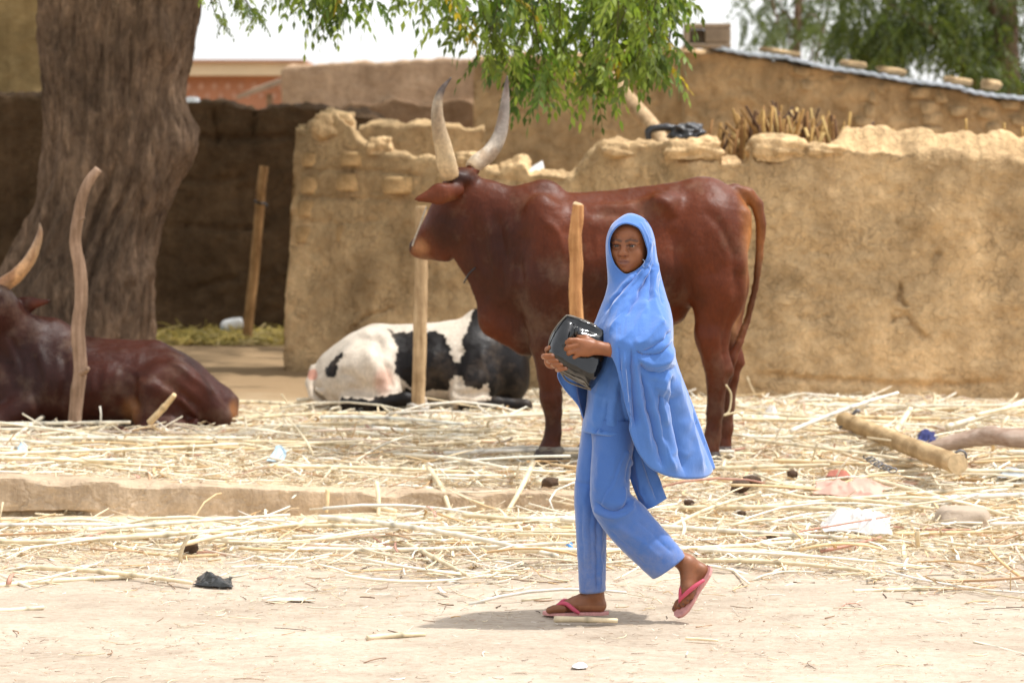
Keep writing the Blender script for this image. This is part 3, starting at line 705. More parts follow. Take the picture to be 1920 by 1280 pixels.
def far_tree(label, tx, D, bound, n, seed, c1, c2, trunk_w=22, gap=-0.1):
    t = root('neem_tree', P(tx, 500, D) * np.array([1, 1, 0]) + np.array([0, 0, .1]), label, 'tree'); r = np.random.default_rng(seed); s = D / F_PX
    pts = [P(tx, 560, D) * np.array([1, 1, 0]), P(tx + 3, 240, D), P(tx - 6, 60, D), P(tx + 8, -160, D)]; v, f = tube(pts, np.array([1.5, 1.1, 1, .6]) * trunk_w * s, 12, 40, True, .15, seed); build('trunk', v, f, M['bark'], t)
    mb = MB(); b = np.array(bound, float); k = 0
    x = r.uniform(b[:, 0].min(), b[:, 0].max(), n * 3); yb = np.interp(x, b[:, 0], b[:, 1]); y = yb - np.abs(r.exponential(1, n * 3)) * 110; D_ = D + r.normal(0, 0.9, n * 3)
    p = np.column_stack([(x - CX) / F_PX * D_, CAM_Y + D_, CAM_H - (y - HY) / F_PX * D_]); kk = (fbm(p * np.array([1.3, .7, 1.0]), 3, seed) > gap) & (y > -420); p = p[kk][:n]
    u = r.random((len(p), 1)); cols = (1 - u) * np.array(c1) + u * np.array(c2); cols *= (1 + .5 * fbm(p * 1.1, 2, seed + 4))[:, None]
    compound_leaves(mb, p, r.normal(size=p.shape) * np.array([1, 1, .4]) + np.array([0, 0, -.6]), r.uniform(.2, .36, len(p)), 5, .085, .028, .6, cols, r)
    for i in range(8):
        e = p[r.integers(len(p))]; st_ = np.array(pts[2]) if i % 2 else np.array(pts[1]); v, f = tube([st_, (st_ + e) / 2 + np.array([0, 0, .25]), e], np.array([.5, .3, .1]) * trunk_w * s, 6, 14); build('limb', v, f, M['bark'], t)
    mb.build('crown', M['leaf'], t, False, True)
far_tree('shady green tree with dark trunk beyond the metal roof at the right edge', 1890, 34, [(1565, 95), (1600, 118), (1640, 135), (1690, 100), (1720, 70), (1760, 75), (1800, 115), (1830, 140), (1870, 155), (1930, 160), (2060, 160)], 2600, 61, (0.035, 0.06, 0.014), (0.10, 0.125, 0.03), 24, -0.16)
far_tree('lighter open crowned tree beyond the metal roof beside the hollow block', 1500, 38, [(1385, 35), (1410, 70), (1440, 82), (1480, 55), (1520, 70), (1560, 60), (1600, 40)], 420, 64, (0.06, 0.085, 0.03), (0.12, 0.15, 0.05), 7, -0.05)

# ================================================================== cattle
def mat_hide(name, rough=0.46, spec=0.19):
    m, nt, bs = mat_new(name); a = N(nt, 'ShaderNodeVertexColor'); a.layer_name = 'Col'
    c = mulc(nt, a.outputs[0], ramp(nt, noise(nt, 5, 5, 0.6), [(0.3, (.78,) * 3), (.7, (1.22,) * 3)]))
    c = mulc(nt, c, ramp(nt, noise(nt, 90, 3, 0.6, (1, 1, .35)), [(0.3, (.85,) * 3), (.7, (1.15,) * 3)]))
    c = mulc(nt, c, (0.30, 0.21, 0.14), ramp(nt, noise(nt, 4, 6, 0.7), [(0.52, (0, 0, 0)), (0.85, (0.35,) * 3)]), 'MIX')      # dust in the coat
    nt.links.new(c, bs.inputs['Base Color']); bs.inputs['Specular IOR Level'].default_value = spec
    bs.inputs['Coat Weight'].default_value = .02; bs.inputs['Coat Roughness'].default_value = .28
    rr = N(nt, 'ShaderNodeMapRange'); rr.inputs[3].default_value = rough - .08; rr.inputs[4].default_value = rough + .14; nt.links.new(noise(nt, 7, 4), rr.inputs[0]); nt.links.new(rr.outputs[0], bs.inputs['Roughness'])
    bump(nt, bs, (noise(nt, 11, 5, 0.65), 0.5, 0.016), (noise(nt, 150, 3, 0.6, (1, 1, .3)), 0.22, 0.003)); return m
M['hide'] = mat_hide('short_coat')
M['horn'] = mat('horn', attr=True, rough=0.45, var=0.22, scale=14, bmp=0.35, bscale=40, spec=0.4, fine=(60, .15))
M['rope'] = mat('grey_rope', (0.42, 0.38, 0.33), 0.9, 0.3, 60, None, 0.6, 150, 0.003)
M['hoof'] = mat('hoof', (0.06, 0.045, 0.04), 0.7, 0.35, 20, None, 0.4, 60)
M['eye_dark'] = mat('dark_eye', (0.012, 0.008, 0.006), 0.12, 0.1, 5, None, 0, spec=0.6)

def horn(fr, pts, cols, parent):
    p = np.array([[a[0], a[2], -a[1]] for a in pts], float); r = .9 * np.array([a[3] for a in pts], float)
    v, f = tube(p, r, 20, 46, True, 0.05, 3); ww = fr.w(v)
    t = np.clip(np.arange(len(v)) // 20, 0, 45) / 45.0; t[-2] = 0; t[-1] = 1
    c = np.stack([np.interp(t, cols[0], np.array(cols[1])[:, k]) for k in range(3)], 1)
    c *= .82 * (1 + .3 * fbm(ww * np.array([18, 18, 7]), 3, 5))[:, None]; bk = (.7 * sstep(.05, .45, fbm(ww * np.array([14, 14, 8]), 3, 15)))[:, None]; c = c * (1 - bk) + c * np.array((.48, .36, .26)) * bk
    return build('horn', ww, f, M['horn'], parent, True, np.clip(c, .01, 1))

def colour(base, uvw, blobs):
    """blobs: (px,py,dep,rx,ry,rd,colour,hardness)"""
    c = np.tile(np.array(base, float), (len(uvw), 1))
    for (x, y, d_, rx, ry, rd, col, w) in blobs:
        q = np.sqrt(((uvw[:, 0] - x) / rx) ** 2 + ((uvw[:, 2] + y) / ry) ** 2 + ((uvw[:, 1] - d_) / rd) ** 2)
        k = (w * sstep(1.0, 0.25, q))[:, None]; c = c * (1 - k) + np.array(col) * k
    return c

# ------------------------------------------------ standing red cow
fr = Frame(14.1)
cow = root('standing_cow', fr.w([q3(1180, 857)])[0], 'standing red brown humped cow with tall upright horns behind the girl', 'cow')
s = SDF((750, -125, -870), (1440, 125, -300), 4.0)
s.ell(q3(1055, 498), (112, 78, 132), 30); s.ell(q3(1140, 492), (140, 94, 118), 40); s.ell(q3(1230, 480), (120, 90, 116), 40); s.ell(q3(1318, 440), (88, 76, 103), 30, -8); s.ell(q3(1358, 422), (42, 60, 60), 24)
s.cone(q3(1090, 400), q3(1320, 372), 34, 36, 25, 0.8)                                            # spine
s.ell(q3(1022, 372), (36, 24, 36), 16, 12); s.ell(q3(990, 385), (40, 30, 34), 24, 20)                # hump
s.ell(q3(1025, 470, -52), (50, 36, 108), 24, 8); s.ell(q3(1032, 470, 52), (50, 36, 108), 24, 8)       # shoulders
s.cone(q3(1000, 445), q3(915, 398, 8), 88, 56, 30, 0.62); s.cone(q3(985, 510), q3(905, 430, 6), 90, 62, 30, 0.52); s.cone(q3(915, 398, 8), q3(880, 372, 14), 56, 44, 20, 0.7)
s.cone(q3(872, 470, 8), q3(918, 545), 26, 26, 24, 0.4); s.cone(q3(918, 545), q3(935, 600), 26, 30, 24, 0.4); s.cone(q3(935, 596), q3(990, 620), 34, 48, 28, 0.6)   # dewlap, brisket
s.cone(q3(864, 372, 12), q3(846, 425, 20), 42, 44, 16, 0.75); s.cone(q3(850, 420, 20), q3(795, 462, 46), 42, 22, 18, 0.75); s.cone(q3(862, 350, 10), q3(800, 440, 42), 30, 18, 14, 0.8)
s.ell(q3(784, 466, 50), (20, 18, 19), 9); s.cone(q3(800, 474, 46), q3(836, 472, 24), 14, 20, 10, .8)     # muzzle, jaw
s.ell(q3(866, 336, 10), (26, 40, 22), 12); s.ell(q3(848, 330, -20), (15, 16, 14), 8); s.ell(q3(886, 318, 42), (15, 16, 13), 8)   # poll and horn bases
s.cone(q3(856, 358, -30), q3(824, 364, -52), 15, 21, 8, 0.5); s.cone(q3(824, 364, -52), q3(779, 374, -64), 20, 4, 6, 0.5)      # near ear
s.cone(q3(905, 350, 42), q3(930, 360, 80), 9, 6, 8)                                               # far ear
# fore legs
for (dx, dd) in ((0, -48), (82, 50)):
    s.cone(q3(1030 + dx, 540, dd), q3(1026 + dx, 640, dd), 56, 33, 26, .8)
    s.chain([q3(1026 + dx, 640, dd), q3(1030 + dx, 700, dd), q3(1033 + dx, 742, dd), q3(1036 + dx, 765, dd), q3(1037 + dx, 808, dd), q3(1030 + dx, 836, dd)], [31, 23, 20.5, 16.5, 14.5, 19], 8)
    s.cone(q3(1030 + dx, 836, dd), q3(1026 + dx, 855, dd), 19, 23, 6)
# hind legs
for (dx, dy, dd, kx) in ((0, 0, -50, 0), (30, -8, 52, 0)):
    s.ell(q3(1338 + dx * .3, 490 + dy, dd), (56, 34, 112), 24, 12); s.cone(q3(1338 + dx * .7, 545 + dy, dd), q3(1334 + dx, 628 + dy, dd), 46, 31, 18, .75)
    s.chain([q3(1330 + dx, 630 + dy, dd), q3(1342 + dx, 685 + dy, dd), q3(1341 + dx - kx, 712 + dy, dd), q3(1337 + dx - kx, 770 + dy, dd), q3(1333 + dx - kx, 815 + dy, dd), q3(1326 + dx - kx, 842, dd)], [31, 24, 19.5, 15.5, 14.5, 18], 8)
    s.cone(q3(1352 + dx, 660 + dy, dd), q3(1360 + dx, 692 + dy, dd), 9, 12, 8); s.cone(q3(1326 + dx - kx, 842, dd), q3(1322 + dx - kx, 858, dd), 19, 23, 6)
s.ell(q3(1240, 385, -48), (30, 30, 22), 24, 15); s.ell(q3(1392, 405, -30), (14, 18, 16), 12)            # hook and pin bones
s.ell(q3(1238, 432, -112), (44, 20, 52), 30, sub=True); s.ell(q3(1110, 430, -118), (50, 22, 40), 30, sub=True); s.ell(q3(960, 440, -90), (30, 24, 70), 24, sub=True); s.ell(q3(1285, 590, -112), (26, 40, 60), 20, sub=True)
s.ell(q3(1225, 590, 0), (60, 50, 26), 20)                                                        # belly / udder
s.chain([q3(1376, 356), q3(1402, 364), q3(1420, 384), q3(1427, 420), q3(1424, 480), q3(1416, 540), q3(1402, 598), q3(1385, 642, -6), q3(1370, 672, -8), q3(1364, 700, -8), q3(1361, 738, -8)], [13, 13, 11.5, 9.5, 8, 7, 6.5, 8, 11, 10, 3], 5)
v, q = s.mesh(); v = relax(v, q, 3)
n = vnormals(v, q)
d = 1.6 * fbm(v / 26, 3, 31)
rib = np.exp(-((v[:, 0] - 1130) / 90) ** 2) * np.exp(-((v[:, 2] + 490) / 80) ** 2) * (np.abs(v[:, 1]) > 40); d += 0.7 * rib * np.sin((v[:, 0] + 0.25 * v[:, 2]) / 5.5)
fold = np.exp(-((v[:, 0] - 930) / 50) ** 2) * np.exp(-((v[:, 2] + 490) / 90) ** 2); d += 2.0 * fold * np.sin((v[:, 0] * .9 + 0.35 * v[:, 2]) / 7)
def carve(v, lines, near=-20):
    ij = np.column_stack([v[:, 0], -v[:, 2]]) + np.column_stack([2 * vnoise(v / 16, 3), 2 * vnoise(v / 16, 4)]); o_ = np.zeros(len(v))
    for poly, w, amp in lines:
        dd, par = seg_dist(ij, cr(np.array(poly, float), 14) if len(poly) > 2 else poly); o_ += amp * np.exp(-(dd / w) ** 2) * sstep(-.02, .2, par) * sstep(1.02, .8, par)
    return o_ * sstep(near + 15, near - 15, v[:, 1])
d += carve(v, [([(1000, 395), (1048, 440), (1052, 500), (1040, 570)], 9, 4), ([(1072, 400), (1082, 470), (1075, 560)], 12, -5), ([(985, 420), (975, 500), (985, 570)], 10, -4), ([(1215, 372), (1245, 380), (1262, 410)], 10, 6), ([(1252, 420), (1270, 480), (1285, 560)], 12, -6),
               ([(1306, 385), (1350, 430), (1372, 500), (1372, 570)], 9, -4), ([(1290, 400), (1300, 470), (1310, 560)], 14, 4), ([(1388, 400), (1394, 450), (1384, 520)], 10, 4), ([(1372, 560), (1352, 630), (1350, 670)], 6, -3), ([(1300, 600), (1316, 650), (1330, 690)], 7, 3), ([(1354, 690), (1346, 730), (1343, 800)], 4, 2.5), ([(1338, 700), (1330, 750), (1328, 800)], 4, -2),
               ([(888, 405), (892, 460), (910, 520)], 5, -3), ([(912, 395), (922, 460), (930, 540)], 6, 3.5), ([(935, 400), (942, 470), (945, 560)], 5, -3.5), ([(955, 405), (960, 480), (962, 570)], 6, 3), ([(845, 400), (835, 430), (815, 450)], 6, -3), ([(872, 400), (862, 450), (840, 470)], 7, 3), ([(1100, 385), (1180, 384), (1230, 366)], 6, 3), ([(1095, 400), (1180, 402), (1225, 392)], 8, -4),
               ([(1120, 430), (1116, 500), (1126, 560)], 6, 2), ([(1145, 425), (1142, 500), (1150, 570)], 6, 2), ([(1170, 425), (1168, 500), (1174, 570)], 6, 2), ([(1195, 430), (1194, 500), (1198, 570)], 6, 2), ([(1030, 640), (1024, 690), (1028, 730)], 5, 2.5), ([(1046, 660), (1044, 720), (1046, 790)], 4, -2)])
v = v + n * d[:, None]
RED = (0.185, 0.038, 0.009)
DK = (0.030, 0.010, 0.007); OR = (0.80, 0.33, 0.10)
c = 0.52 * colour(RED, v, [(930, 480, 0, 150, 190, 200, (0.055, 0.012, 0.005), .8), (1035, 600, 0, 120, 200, 200, (0.045, 0.011, 0.005), .85), (1035, 790, 0, 90, 120, 200, (0.045, 0.012, 0.006), .85), (1180, 540, -90, 170, 80, 120, (0.05, 0.012, 0.005), .85),  # lower flank painted darker for contrast, holding some of its shade
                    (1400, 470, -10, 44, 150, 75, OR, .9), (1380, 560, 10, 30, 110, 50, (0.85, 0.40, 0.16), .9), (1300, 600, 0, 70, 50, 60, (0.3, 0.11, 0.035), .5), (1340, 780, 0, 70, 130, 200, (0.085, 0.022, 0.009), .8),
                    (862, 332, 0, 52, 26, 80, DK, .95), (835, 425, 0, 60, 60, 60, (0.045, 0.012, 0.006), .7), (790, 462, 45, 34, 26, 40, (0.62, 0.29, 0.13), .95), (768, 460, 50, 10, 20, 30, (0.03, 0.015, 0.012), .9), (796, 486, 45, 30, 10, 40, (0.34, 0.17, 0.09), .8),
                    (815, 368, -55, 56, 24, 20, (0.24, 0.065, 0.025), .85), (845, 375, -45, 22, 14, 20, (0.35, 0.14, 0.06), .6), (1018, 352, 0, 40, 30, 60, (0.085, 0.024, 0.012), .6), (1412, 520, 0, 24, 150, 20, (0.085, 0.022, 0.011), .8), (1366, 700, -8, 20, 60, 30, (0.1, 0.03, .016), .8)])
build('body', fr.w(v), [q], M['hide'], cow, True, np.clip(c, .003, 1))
hc = ([0, .25, .45, .7, .82, 1], [(0.50, 0.33, 0.17), (0.62, 0.46, 0.27), (0.42, 0.30, 0.18), (0.50, 0.40, 0.28), (0.12, 0.09, 0.075), (0.08, 0.06, 0.05)])
horn(fr, [(846, 332, -22, 19), (839, 312, -30, 21), (833, 280, -40, 18.5), (825, 245, -48, 15.5), (821, 215, -52, 12.5), (823, 190, -52, 10), (831, 168, -48, 6.5), (847, 147, -42, 1.5)], hc, cow)
hc2 = ([0, .2, .5, .8, .9, 1], [(0.60, 0.42, 0.24), (0.66, 0.56, 0.43), (0.42, 0.36, 0.31), (0.28, 0.23, 0.20), (0.13, 0.09, 0.075), (0.10, 0.08, 0.06)])
horn(fr, [(882, 316, 38, 15), (895, 304, 46, 18), (917, 287, 54, 17.5), (935, 258, 60, 15), (943, 225, 62, 12.5), (947, 190, 62, 9.5), (949, 165, 62, 6), (951, 140, 62, 1.8)], hc2, cow)
v, f = tube([q3(800, 388, -18), q3(790, 415, 2), q3(778, 445, 28), q3(772, 462, 34)], 1.6, 6, 16); build('halter_rope', fr.w(v), f, M['rope'], cow)
v, f = tube([q3(893, 500, -20), q3(880, 512, -28), q3(870, 530, -24)], 1.5, 6, 14); build('neck_cord', fr.w(v), f, M['eye_dark'], cow)
v, f = tube([q3(1356, 716, -72), q3(1366, 735, -62), q3(1362, 765, -66), q3(1352, 772, -72), q3(1375, 768, -60), q3(1388, 775, -50)], 2.0, 6, 30); build('tether_rope', fr.w(v), f, mat('straw_rope', (0.55, 0.45, 0.28), .9, .2, 30), cow)
for (hx, hy, dd) in ((1027, 850, -48), (1109, 850, 50), (1322, 853, -50), (1352, 853, 52)):
    v = np.array(blob_mesh('h', 25, 22, 14, 5, 6, .5, .08).vertices.foreach_get if False else [w.co for w in blob_mesh('hoof_shape', 25, 22, 14, 5, 6, .5, .08).vertices]); ff = np.array([list(p.vertices) for p in bpy.data.meshes['hoof_shape'].polygons]); bpy.data.meshes.remove(bpy.data.meshes['hoof_shape'])
    build('hoof', fr.w(v + np.array(q3(hx, hy, dd))), [ff], M['hoof'], cow)
ms = [w.co for w in blob_mesh('mudr', 23, 19, 8, 9, 7, .5, .25).vertices]; ff = np.array([list(p.vertices) for p in bpy.data.meshes['mudr'].polygons]); bpy.data.meshes.remove(bpy.data.meshes['mudr'])
build('mud_crust', fr.w(np.array(ms) + np.array(q3(1033, 839, -50))), [ff], mat('grey_dry_mud', (0.17, 0.15, 0.125), .95, .3, 30, None, .7, 60), cow)

# ------------------------------------------------ resting black and white cow
fr = Frame(17.0)
bw = root('resting_cow', fr.w([q3(790, 765)])[0], 'black and white patched cow lying on the straw by the wall', 'cow')
s = SDF((560, -140, -790), (1040, 130, -560), 3.2)
s.ell(q3(810, 690), (130, 92, 76), 30); s.ell(q3(890, 682), (84, 84, 84), 30); s.ell(q3(700, 688), (90, 88, 72), 30, 10); s.ell(q3(640, 712), (58, 66, 50), 24, 25)
s.cone(q3(705, 636), q3(860, 632), 22, 26, 22, 1.0); s.cone(q3(705, 634), q3(625, 690), 20, 26, 22, .9); s.ell(q3(703, 632, -34), (24, 20, 18), 14)
s.ell(q3(900, 606), (30, 22, 28), 16); s.cone(q3(880, 640), q3(905, 612), 30, 24, 18, .8)
s.cone(q3(925, 668), q3(955, 652, 40), 62, 44, 24, .8); s.cone(q3(955, 652, 40), q3(960, 668, 95), 38, 22, 16); s.cone(q3(940, 628, 12), q3(966, 628, -6), 9, 8, 6, .6)
s.ell(q3(965, 705, -10), (28, 40, 48), 24)
s.ell(q3(672, 705, -76), (62, 30, 56), 22, 28); s.cone(q3(700, 690, -84), q3(735, 728, -96), 40, 22, 18, .8)                      # thigh, stifle
s.chain([q3(735, 730, -98), q3(690, 742, -104), q3(655, 747, -106)], [19, 16, 15], 8); s.chain([q3(655, 747, -106), q3(700, 748, -118), q3(765, 738, -122), q3(790, 742, -122)], [14, 13, 13, 14], 6)
s.ell(q3(890, 712, -70), (44, 26, 44), 20); s.chain([q3(885, 715, -78), q3(868, 740, -90)], [30, 24], 12); s.chain([q3(868, 745, -90), q3(930, 748, -104), q3(985, 752, -104)], [19, 13, 13], 7)
s.chain([q3(588, 690, -10), q3(582, 715, -30), q3(590, 740, -50), q3(612, 752, -70), q3(630, 744, -84), q3(612, 728, -84), q3(598, 724, -70)], [8, 8, 7, 7, 7, 6, 5], 4)
v, q = s.mesh(); v = relax(v, q, 2); n = vnormals(v, q)
d = 1.3 * fbm(v / 22, 3, 35) + 1.5 * np.sin((v[:, 0] + v[:, 2] * .3) / 7) * np.exp(-((v[:, 0] - 800) / 60) ** 2) * np.exp(-((v[:, 2] + 690) / 45) ** 2)
d += carve(v, [([(640, 665), (672, 636), (702, 618)], 7, 4), ([(706, 622), (724, 660), (738, 700), (742, 722)], 7, -7), ([(690, 640), (706, 680), (722, 712)], 12, 5), ([(640, 690), (670, 700), (700, 730)], 8, -5), ([(600, 700), (620, 720), (640, 736)], 8, 3), ([(655, 716), (690, 728), (726, 734)], 6, -5), ([(720, 640), (790, 640), (850, 640)], 9, -4), ([(870, 640), (862, 690), (862, 720)], 8, -5), ([(905, 640), (905, 690), (890, 725)], 10, 4), ([(850, 726), (880, 730), (930, 730)], 6, -4), ([(775, 650), (770, 690)], 5, 2.5), ([(795, 650), (790, 690)], 5, 2.5), ([(815, 652), (812, 690)], 5, 2.5)], -10)
v = v + n * d[:, None]
xy = np.column_stack([v[:, 0] + 5 * fbm(v / 9, 3, 4), -v[:, 2] + 5 * fbm(v / 9, 3, 8)])
BL = np.array((0.007, 0.005, 0.005)); WH = np.array((0.55, 0.475, 0.39)); c = np.tile(WH, (len(v), 1))
for poly in ([(612, 690), (630, 668), (646, 654), (650, 660), (640, 672), (636, 694), (628, 704), (620, 700)], [(724, 612), (745, 622), (800, 618), (832, 622), (846, 650), (852, 672), (862, 676), (872, 655), (866, 640), (880, 605), (890, 570), (1060, 560), (1060, 790), (930, 790), (920, 735), (915, 712), (900, 722), (878, 716), (868, 700), (846, 702), (842, 725), (800, 726), (768, 718), (752, 700), (743, 690), (748, 650), (738, 625)],
             [(648, 735), (700, 738), (770, 722), (800, 735), (800, 775), (640, 775)], [(860, 752), (890, 744), (935, 738), (1000, 738), (1000, 790), (860, 790)]):
    c[inside(xy, poly)] = BL
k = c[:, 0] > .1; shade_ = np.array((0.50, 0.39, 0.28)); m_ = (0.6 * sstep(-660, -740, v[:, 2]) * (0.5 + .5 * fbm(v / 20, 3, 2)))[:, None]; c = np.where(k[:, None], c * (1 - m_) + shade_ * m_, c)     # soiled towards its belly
pk = (.75 * k * sstep(1.1, .4, np.hypot((v[:, 0] - 724) / 22, (v[:, 2] + 706) / 30)) * (v[:, 1] < -30))[:, None]; c = c * (1 - pk) + np.array((0.56, 0.33, 0.25)) * pk
c = np.where((np.hypot(v[:, 0] - 956, v[:, 2] + 628) < 15)[:, None], np.array((0.34, 0.17, 0.09)), c)
c = np.where((np.hypot(v[:, 0] - 588, v[:, 2] + 700) < 10)[:, None], np.array((0.5, 0.25, 0.18)), c)
build('body', fr.w(v), [q], M['hide'], bw, True, c)

# ------------------------------------------------ resting dark cow, its face cut by the frame
fr = Frame(15.8)
dk = root('resting_cow', fr.w([q3(200, 800)])[0], 'dark maroon horned cow lying in the shade at the left edge', 'cow')
s = SDF((-190, -150, -830), (470, 130, -500), 3.6)
s.ell(q3(210, 722), (170, 100, 82), 30); s.ell(q3(110, 715), (105, 92, 92), 30); s.ell(q3(310, 735), (95, 92, 72), 30, -14); s.ell(q3(395, 765), (52, 70, 40), 24, -30)
s.cone(q3(150, 668), q3(290, 668), 26, 26, 22, 1.0); s.cone(q3(290, 672), q3(418, 752), 24, 24, 22, .9); s.ell(q3(330, 676, -30), (26, 22, 16), 12, -15)
s.ell(q3(98, 630), (38, 26, 34), 16, -10); s.cone(q3(115, 650), q3(60, 640), 34, 40, 20, .8)
s.cone(q3(70, 690, -10), q3(10, 610, -35), 82, 50, 28, .7); s.cone(q3(40, 720, -20), q3(-20, 650, -40), 70, 48, 28, .6); s.ell(q3(40, 735, -30), (70, 60, 70), 24)
s.cone(q3(5, 575, -48), q3(-55, 640, -95), 38, 22, 18, .85); s.ell(q3(-62, 650, -100), (22, 22, 20), 8); s.ell(q3(-5, 550, -42), (30, 44, 20), 12)
s.cone(q3(22, 565, -20), q3(60, 569, -28), 11, 15, 8, .5); s.cone(q3(60, 569, -28), q3(98, 563, -32), 14, 4, 5, .5); s.cone(q3(-40, 560, -80), q3(-90, 575, -100), 12, 6, 6)
s.ell(q3(330, 740, -78), (66, 32, 70), 22, -24); s.cone(q3(300, 730, -86), q3(285, 775, -100), 44, 22, 18, .8); s.chain([q3(285, 780, -102), q3(330, 790, -108), q3(372, 792, -106)], [20, 16, 15], 8); s.chain([q3(372, 794, -106), q3(300, 800, -122), q3(230, 802, -124)], [15, 13, 13], 6)
s.chain([q3(60, 760, -80), q3(10, 785, -100), q3(-40, 795, -110)], [32, 24, 18], 12); s.chain([q3(-40, 798, -110), q3(40, 802, -126), q3(110, 802, -120)], [15, 13, 13], 6)
s.cone(q3(436, 752, -5), q3(441, 785, -20), 12, 8, 8); s.cone(q3(372, 740, -78), q3(420, 780, -58), 26, 22, 20, .8)
for i, (x, y) in enumerate([(318, 664), (345, 682), (368, 696), (390, 714), (410, 732)]): s.ell(q3(x, y), (10, 10, 8), 8)
v, q = s.mesh(); v = relax(v, q, 2); n = vnormals(v, q); d = 1.6 * fbm(v / 24, 3, 36)
fold = np.exp(-((v[:, 0] - 50) / 60) ** 2) * np.exp(-((v[:, 2] + 690) / 70) ** 2); d += 2 * fold * np.sin((v[:, 0] + .5 * v[:, 2]) / 8)
d += 1.4 * np.exp(-((v[:, 0] - 200) / 60) ** 2) * np.sin((v[:, 0] + v[:, 2] * .3) / 7) * np.exp(-((v[:, 2] + 720) / 45) ** 2)
d += carve(v, [([(318, 662), (360, 690), (400, 724), (430, 752)], 6, 4), ([(300, 690), (340, 720), (390, 760)], 9, -5), ([(268, 690), (262, 730), (272, 765)], 9, -7), ([(290, 700), (288, 740), (296, 775)], 12, 5), ([(340, 740), (362, 770), (374, 790)], 5, -6), ([(350, 735), (375, 765), (384, 786)], 5, 4), ([(150, 670), (210, 668), (270, 676)], 8, -3), ([(130, 650), (138, 700), (128, 760)], 8, -6), ([(75, 640), (100, 690), (100, 750)], 8, 4), ([(30, 620), (55, 680), (60, 740)], 6, -4), ([(190, 680), (186, 740)], 6, 2.5), ([(212, 680), (208, 740)], 6, 2.5), ([(234, 684), (230, 740)], 6, 2.5)], -10)
v = v + n * d[:, None]
c = .62 * colour((0.066, 0.014, 0.007), v, [(80, 690, -60, 120, 120, 120, (0.032, 0.009, 0.007), .8), (262, 765, -90, 32, 40, 60, (0.30, 0.125, 0.045), .9), (280, 715, -95, 20, 26, 40, (0.16, 0.055, 0.025), .7), (440, 772, -20, 14, 36, 60, (0.36, 0.15, 0.055), .95), (350, 720, -70, 90, 60, 80, (0.13, 0.032, 0.014), .7),
                                        (80, 570, -36, 26, 14, 14, (0.17, 0.04, 0.02), .8), (0, 550, -40, 60, 40, 80, (0.02, 0.010, 0.010), .8)])
build('body', fr.w(v), [q], M['hide'], dk, True, np.clip(c, .003, 1))
hcd = ([0, .3, .6, .9, 1], [(0.56, 0.33, 0.2), (0.60, 0.32, 0.14), (0.45, 0.27, 0.14), (0.42, 0.26, 0.15), (0.3, 0.2, 0.12)])
horn(fr, [(0, 545, -34, 14), (14, 532, -34, 16), (38, 514, -34, 15), (60, 488, -32, 12.5), (74, 458, -30, 9), (80, 435, -28, 5.5), (79, 418, -27, 1.5)], hcd, dk)
horn(fr, [(-30, 545, -70, 14), (-55, 530, -84, 15), (-85, 505, -94, 13), (-105, 470, -98, 9), (-110, 430, -98, 2)], hcd, dk)
v, f = tube([q3(-12, 595, -92), q3(2, 575, -78), q3(16, 558, -58), q3(22, 548, -40)], 2.6, 6, 16); build('blue_cord', fr.w(v), f, mat('blue_cord', (0.03, 0.06, 0.35), .8, .2, 20), dk)

# ================================================================== the walking girl
fg = Frame(10.0)
girl = root('person', fg.w([q3(1170, 1155)])[0], 'girl in a long blue hijab, tunic and trousers walking past with a black bag', 'person')

def mat_cloth(name, col, dust=0.0):
    m, nt, bs = mat_new(name)
    tc = N(nt, 'ShaderNodeTexCoord')
    c = mulc(nt, col, ramp(nt, noise(nt, 6, 5, 0.6), [(0.3, (.90, .92, .95)), (.7, (1.08, 1.06, 1.03))]))
    c = mulc(nt, c, ramp(nt, noise(nt, 700, 2, 0.5), [(0.3, (.90,) * 3), (.7, (1.08,) * 3)]))
    if dust:                                                          # dust worked into the lower legs
        sp_ = N(nt, 'ShaderNodeSeparateXYZ'); nt.links.new(tc.outputs['Object'], sp_.inputs[0]); mr_ = N(nt, 'ShaderNodeMapRange'); mr_.inputs[1].default_value = 0.42; mr_.inputs[2].default_value = 0.08
        nt.links.new(sp_.outputs[2], mr_.inputs[0]); mm = N(nt, 'ShaderNodeMath', operation='MULTIPLY'); nt.links.new(mr_.outputs[0], mm.inputs[0]); nt.links.new(ramp(nt, noise(nt, 14, 5, .7), [(.35, (0, 0, 0)), (.75, (dust,) * 3)]), mm.inputs[1])
        c = mulc(nt, c, (0.42, 0.37, 0.31), mm.outputs[0], 'MIX')
    nt.links.new(c, bs.inputs['Base Color']); bs.inputs['Roughness'].default_value = 0.75; bs.inputs['Specular IOR Level'].default_value = 0.2
    try: bs.inputs['Sheen Weight'].default_value = 0.55; bs.inputs['Sheen Roughness'].default_value = 0.45
    except KeyError: pass
    bump(nt, bs, (noise(nt, 34, 5, 0.7, (1, 1, .45), 1.6), 0.30, 0.004), (noise(nt, 420, 2, .5), 0.25, 0.0015)); return m
M['blue'] = mat_cloth('blue_cotton', (0.072, 0.182, 0.50)); M['blue_dark'] = mat_cloth('blue_trouser_cotton', (0.060, 0.150, 0.43), 0.5)
M['thread'] = mat('pale_thread', (0.45, 0.55, 0.75), .8, .2, 80, None, 0)

